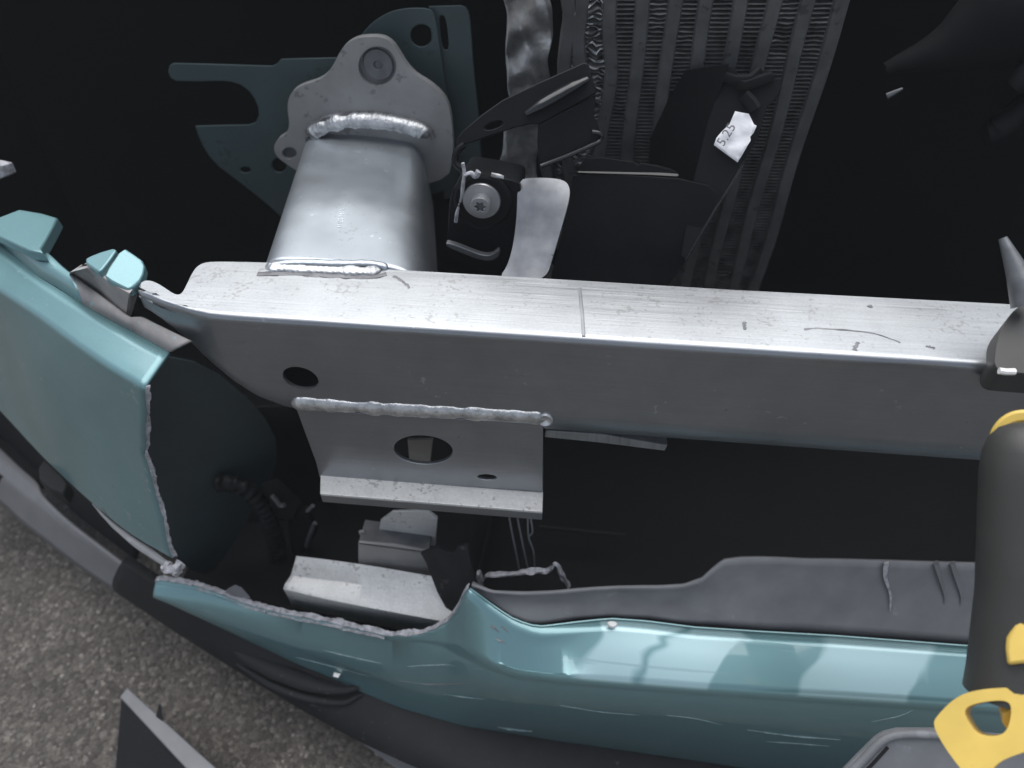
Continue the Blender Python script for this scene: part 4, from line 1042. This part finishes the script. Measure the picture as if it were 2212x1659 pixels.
# ================================================================== TRIM FRAGMENT ON THE ASPHALT
fg = thing('trim_fragment', PZ(330, 1600, .0), 'broken dark plastic trim channel standing on the asphalt, bottom left', 'trim piece')
zt_ = .085
o1 = [PZ(258, 1505, zt_), PZ(275, 1485, zt_), PZ(470, 1662, zt_), PZ(620, 1800, zt_), PZ(560, 1830, zt_), PZ(402, 1660, zt_)]
prism('channel_top', [p + Vector((0, 0, -.003)) for p in o1], o1, 'grey_plastic', fg, bevel=.002)
wl_ = [o1[0] + Vector((.001, .001, -.002)), o1[4] + Vector((0, 0, -.002)), PZ(470, 1960, .0), PZ(246, 1700, .010), PZ(250, 1640, .030)]
prism('channel_wall', wl_, [p + Vector((.003, .003, 0)) for p in wl_], 'dark_plastic', fg, bevel=.001)
e2, e3 = o1[1], o1[3]
prism('channel_wall', [Vector((e2.x, e2.y, .03)), Vector((e3.x, e3.y, .03)), Vector((e3.x, e3.y, .03)) + Vector((-.002, -.003, 0)), Vector((e2.x, e2.y, .03)) + Vector((-.002, -.003, 0))],
      [e2 + Vector((0, 0, -.002)), e3 + Vector((0, 0, -.002)), e3 + Vector((-.002, -.003, -.002)), e2 + Vector((-.002, -.003, -.002))], 'dark_plastic', fg, bevel=.001)
prism('clip_fin', [PZ(336, 1548, zt_), PZ(352, 1560, zt_), PZ(352, 1550, zt_)], [PZ(343, 1520, zt_ + .016), PZ(348, 1524, zt_ + .016), PZ(348, 1520, zt_ + .016)], 'dark_plastic', fg, bevel=.0005)

# ================================================================== TOOL AT THE RIGHT EDGE
tl = thing('strut_tool', PY(2200, 1500, .26), 'grey tubular tool with yellow collar and yellow loop handle at the right edge', 'tool')
top, bot = PY(2226, 912, .350), PY(2205, 1500, .232)
ax = (bot - top).normalized()
rt_ = .027
sidev = ax.cross(Vector((0, -1, 0))).normalized()
disc('tool_body', top, ax, rt_, 1, 'tool_grey', tl, prof=[(0, 0), (rt_ * .35, .0008), (rt_ * .62, .004), (rt_ * .82, .010), (rt_ * .94, .019), (rt_, .032), (rt_, .11), (rt_ * 1.12, .16), (rt_ * 1.18, (bot - top).length), (0, (bot - top).length)], seg=48)
cax = (C0 - top).normalized(); cpt = top - cax * .012
sheet('yellow_collar', [PN(u, v, cpt, cax) for u, v in ell(2210, 960, 76, 75, 48)], .010, 'yellow', tl, holes=[[PN(u, v, cpt, cax) for u, v in ell(2212, 968, 56, 55, 40)]], bevel=.002)
vn = (C0 - PY(2200, 1400, .23)).normalized()
hp0 = top.lerp(bot, .8) + vn * .0315
sheet('yellow_badge', [PN(u, v, hp0, vn) for u, v in [(2300, 1250), (2214, 1314), (2174, 1377), (2172, 1400), (2176, 1437), (2210, 1433), (2300, 1430)]], .006, 'yellow', tl, bevel=.002)
hp1 = bot - ax * .004 + vn * .031
lnrm = (vn + Vector((-.12, 0, .1))).normalized()
lo_ = [(2015, 1565), (2022, 1548), (2063, 1506), (2111, 1489), (2200, 1484), (2300, 1486), (2300, 1600), (2200, 1628), (2150, 1650), (2130, 1690), (2090, 1680), (2055, 1635), (2030, 1598)]
li_ = [(2080, 1530), (2120, 1516), (2178, 1512), (2186, 1535), (2176, 1580), (2150, 1592), (2112, 1588), (2092, 1562)]
sheet('yellow_loop', [PN(u, v, hp1, lnrm) for u, v in chaikin(lo_, 2)], .030, 'yellow', tl, holes=[[PN(u, v, hp1, lnrm) for u, v in chaikin(li_, 2)]], bevel=.0055)
tube('loop_neck', [bot - ax * .03, bot + ax * .004 + vn * .012, PN(2215, 1560, hp1 - vn * .012, lnrm)], .012, 'yellow', tl, seg=10, n=12)
clp = thing('beam_clamp', PZ(2190, 740, ZT), 'dark rounded clamp gripping the right end of the aluminium beam', 'clamp')
cu = chaikin([(2205, 658), (2180, 680), (2160, 715), (2150, 755), (2148, 800), (2200, 806), (2340, 815), (2340, 640), (2240, 640)], 2)
cpl = PZ(2190, 740, ZT + .016)
sheet('clamp_jaw', [PN(u, v, cpl, Vector((0, -.35, .93)).normalized()) for u, v in cu], .022, 'tool_grey', clp, bevel=.003, back=Vector((0, .15, -1)))
tube('clamp_edge', [PN(u, v, cpl + Vector((0, -.002, .001)), Vector((0, -.35, .93)).normalized()) for u, v in [(2158, 801), (2172, 803), (2192, 803)]], .0024, 'white_bit', clp, seg=10, n=8)  # painted glint: white strip along the jaw's lower edge
tube('clamp_prong', [PN(u, v, cpl, Vector((0, -.7, .7)).normalized()) for u, v in [(2166, 514), (2186, 560), (2206, 610), (2218, 660)]], [.003, .006, .009, .010], 'steel_dark', clp, seg=20, n=10)

# number plate carrier at the bottom right
cr_ = thing('plate_carrier', PY(2000, 1640, .27), 'grey rounded plastic plate carrier on the bumper front, bottom right corner', 'plate carrier')
pp, pn = PY(1950, 1600, .255), Vector((-.05, -.72, .69)).normalized()
oc = [(1800, 1690), (1850, 1638), (1890, 1598), (1912, 1584), (1940, 1577), (2020, 1577), (2100, 1585), (2480, 1612), (2530, 1630), (2545, 1700), (2520, 1800), (1760, 1760)]
ic = [(1830, 1700), (1876, 1650), (1912, 1612), (1936, 1602), (1990, 1600), (2100, 1608), (2330, 1622), (2330, 1760), (1790, 1760)]
sheet('carrier_panel', [PN(u, v, pp, pn) for u, v in oc], .006, 'liner_grey', cr_, bevel=.002)
tube('carrier_rim', [PN(u, v, pp + pn * .001, pn) for u, v in [(1815, 1690), (1862, 1644), (1898, 1606), (1920, 1592), (1950, 1586), (2020, 1587), (2100, 1595), (2470, 1622), (2515, 1640)]], .0035, 'liner_grey', cr_, seg=50, n=10)
tube('carrier_groove', [PN(u, v, pp + pn * .0004, pn) for u, v in [(1845, 1690), (1885, 1650), (1918, 1614)]], .0012, 'dark_plastic', cr_, seg=12, n=6)

# ================================================================== DIM ENGINE PARTS, TOP RIGHT
ep = thing('engine_pipe', PY(2050, 140, .74), 'dim grey pipe with flared end in the dark, top right', 'pipe')
tube('pipe_run', [PY(u, v, .74) for u, v in [(1912, 150), (1960, 132), (2040, 105), (2110, 70), (2180, 30), (2260, 0)]], [.006, .012, .022, .036, .05, .06], 'black_matte', ep, seg=40, n=16)
tube('pipe_clip', [PY(u, v, .70) for u, v in [(1916, 208), (1930, 201), (1950, 191)]], [.003, .0022, .001], 'steel_dark', ep, seg=8, n=7)  # small glint beside the pipe, modelled as a metal strip
eh = thing('hose_fitting', PY(2170, 280, .72), 'rounded grey hose fitting in the dark at the right edge', 'hose fitting')
tube('fitting_body', [PY(u, v, .72) for u, v in [(2130, 292), (2150, 285), (2180, 262), (2215, 240), (2260, 215)]], [.011, .014, .012, .016, .018], 'black_plastic', eh, seg=30, n=14)
tube('fitting_ring', [PY(u, v, .70) for u, v in [(2190, 190), (2212, 172), (2250, 150)]], [.008, .014, .016], 'dark_plastic', eh, seg=14, n=12)

ps = PZ(900, 1650, .01)
sheet('pale_offcut', [PZ(u, v, .012) for u, v in [(775, 1598), (800, 1612), (840, 1622), (900, 1632), (1000, 1640), (1120, 1656), (1200, 1720), (950, 1720), (860, 1662)]], .004, 'liner_grey', None, loc=ps, bevel=.001,
      label='pale grey plastic offcut lying on the asphalt under the dark valance', cat='plastic piece')

rd = PY(1260, 1148, .55)
tube('thin_rod', [PY(1165, 1138, .55), PY(1230, 1144, .55), PY(1352, 1156, .55)], .0022, 'dark_plastic', None, n=8, loc=rd, label='thin dark rod lying level in the dark gap right of the bracket', cat='rod')

# ================================================================== HAZE: thin volume added all round in place of lens glare
hv = [(x, y, z) for x in (-9.6, 9.6) for y in (-9.6, 9.6) for z in (-1.0, 1.12)]
hm = bpy.data.materials.new('haze_air'); hm.use_nodes = True
hn = hm.node_tree; hn.nodes.remove(hn.nodes['Principled BSDF'])
pv = hn.nodes.new('ShaderNodeVolumePrincipled'); pv.inputs['Color'].default_value = (.92, .95, 1.0, 1); pv.inputs['Density'].default_value = .014
hn.links.new(pv.outputs[0], hn.nodes['Material Output'].inputs['Volume']); MATS['haze_air'] = hm
obj('haze', hv, [(0, 1, 3, 2), (4, 6, 7, 5), (0, 4, 5, 1), (2, 3, 7, 6), (0, 2, 6, 4), (1, 5, 7, 3)], 'haze_air', None, smooth=False, kind='stuff', label='thin milky haze hanging in the air', cat='haze')
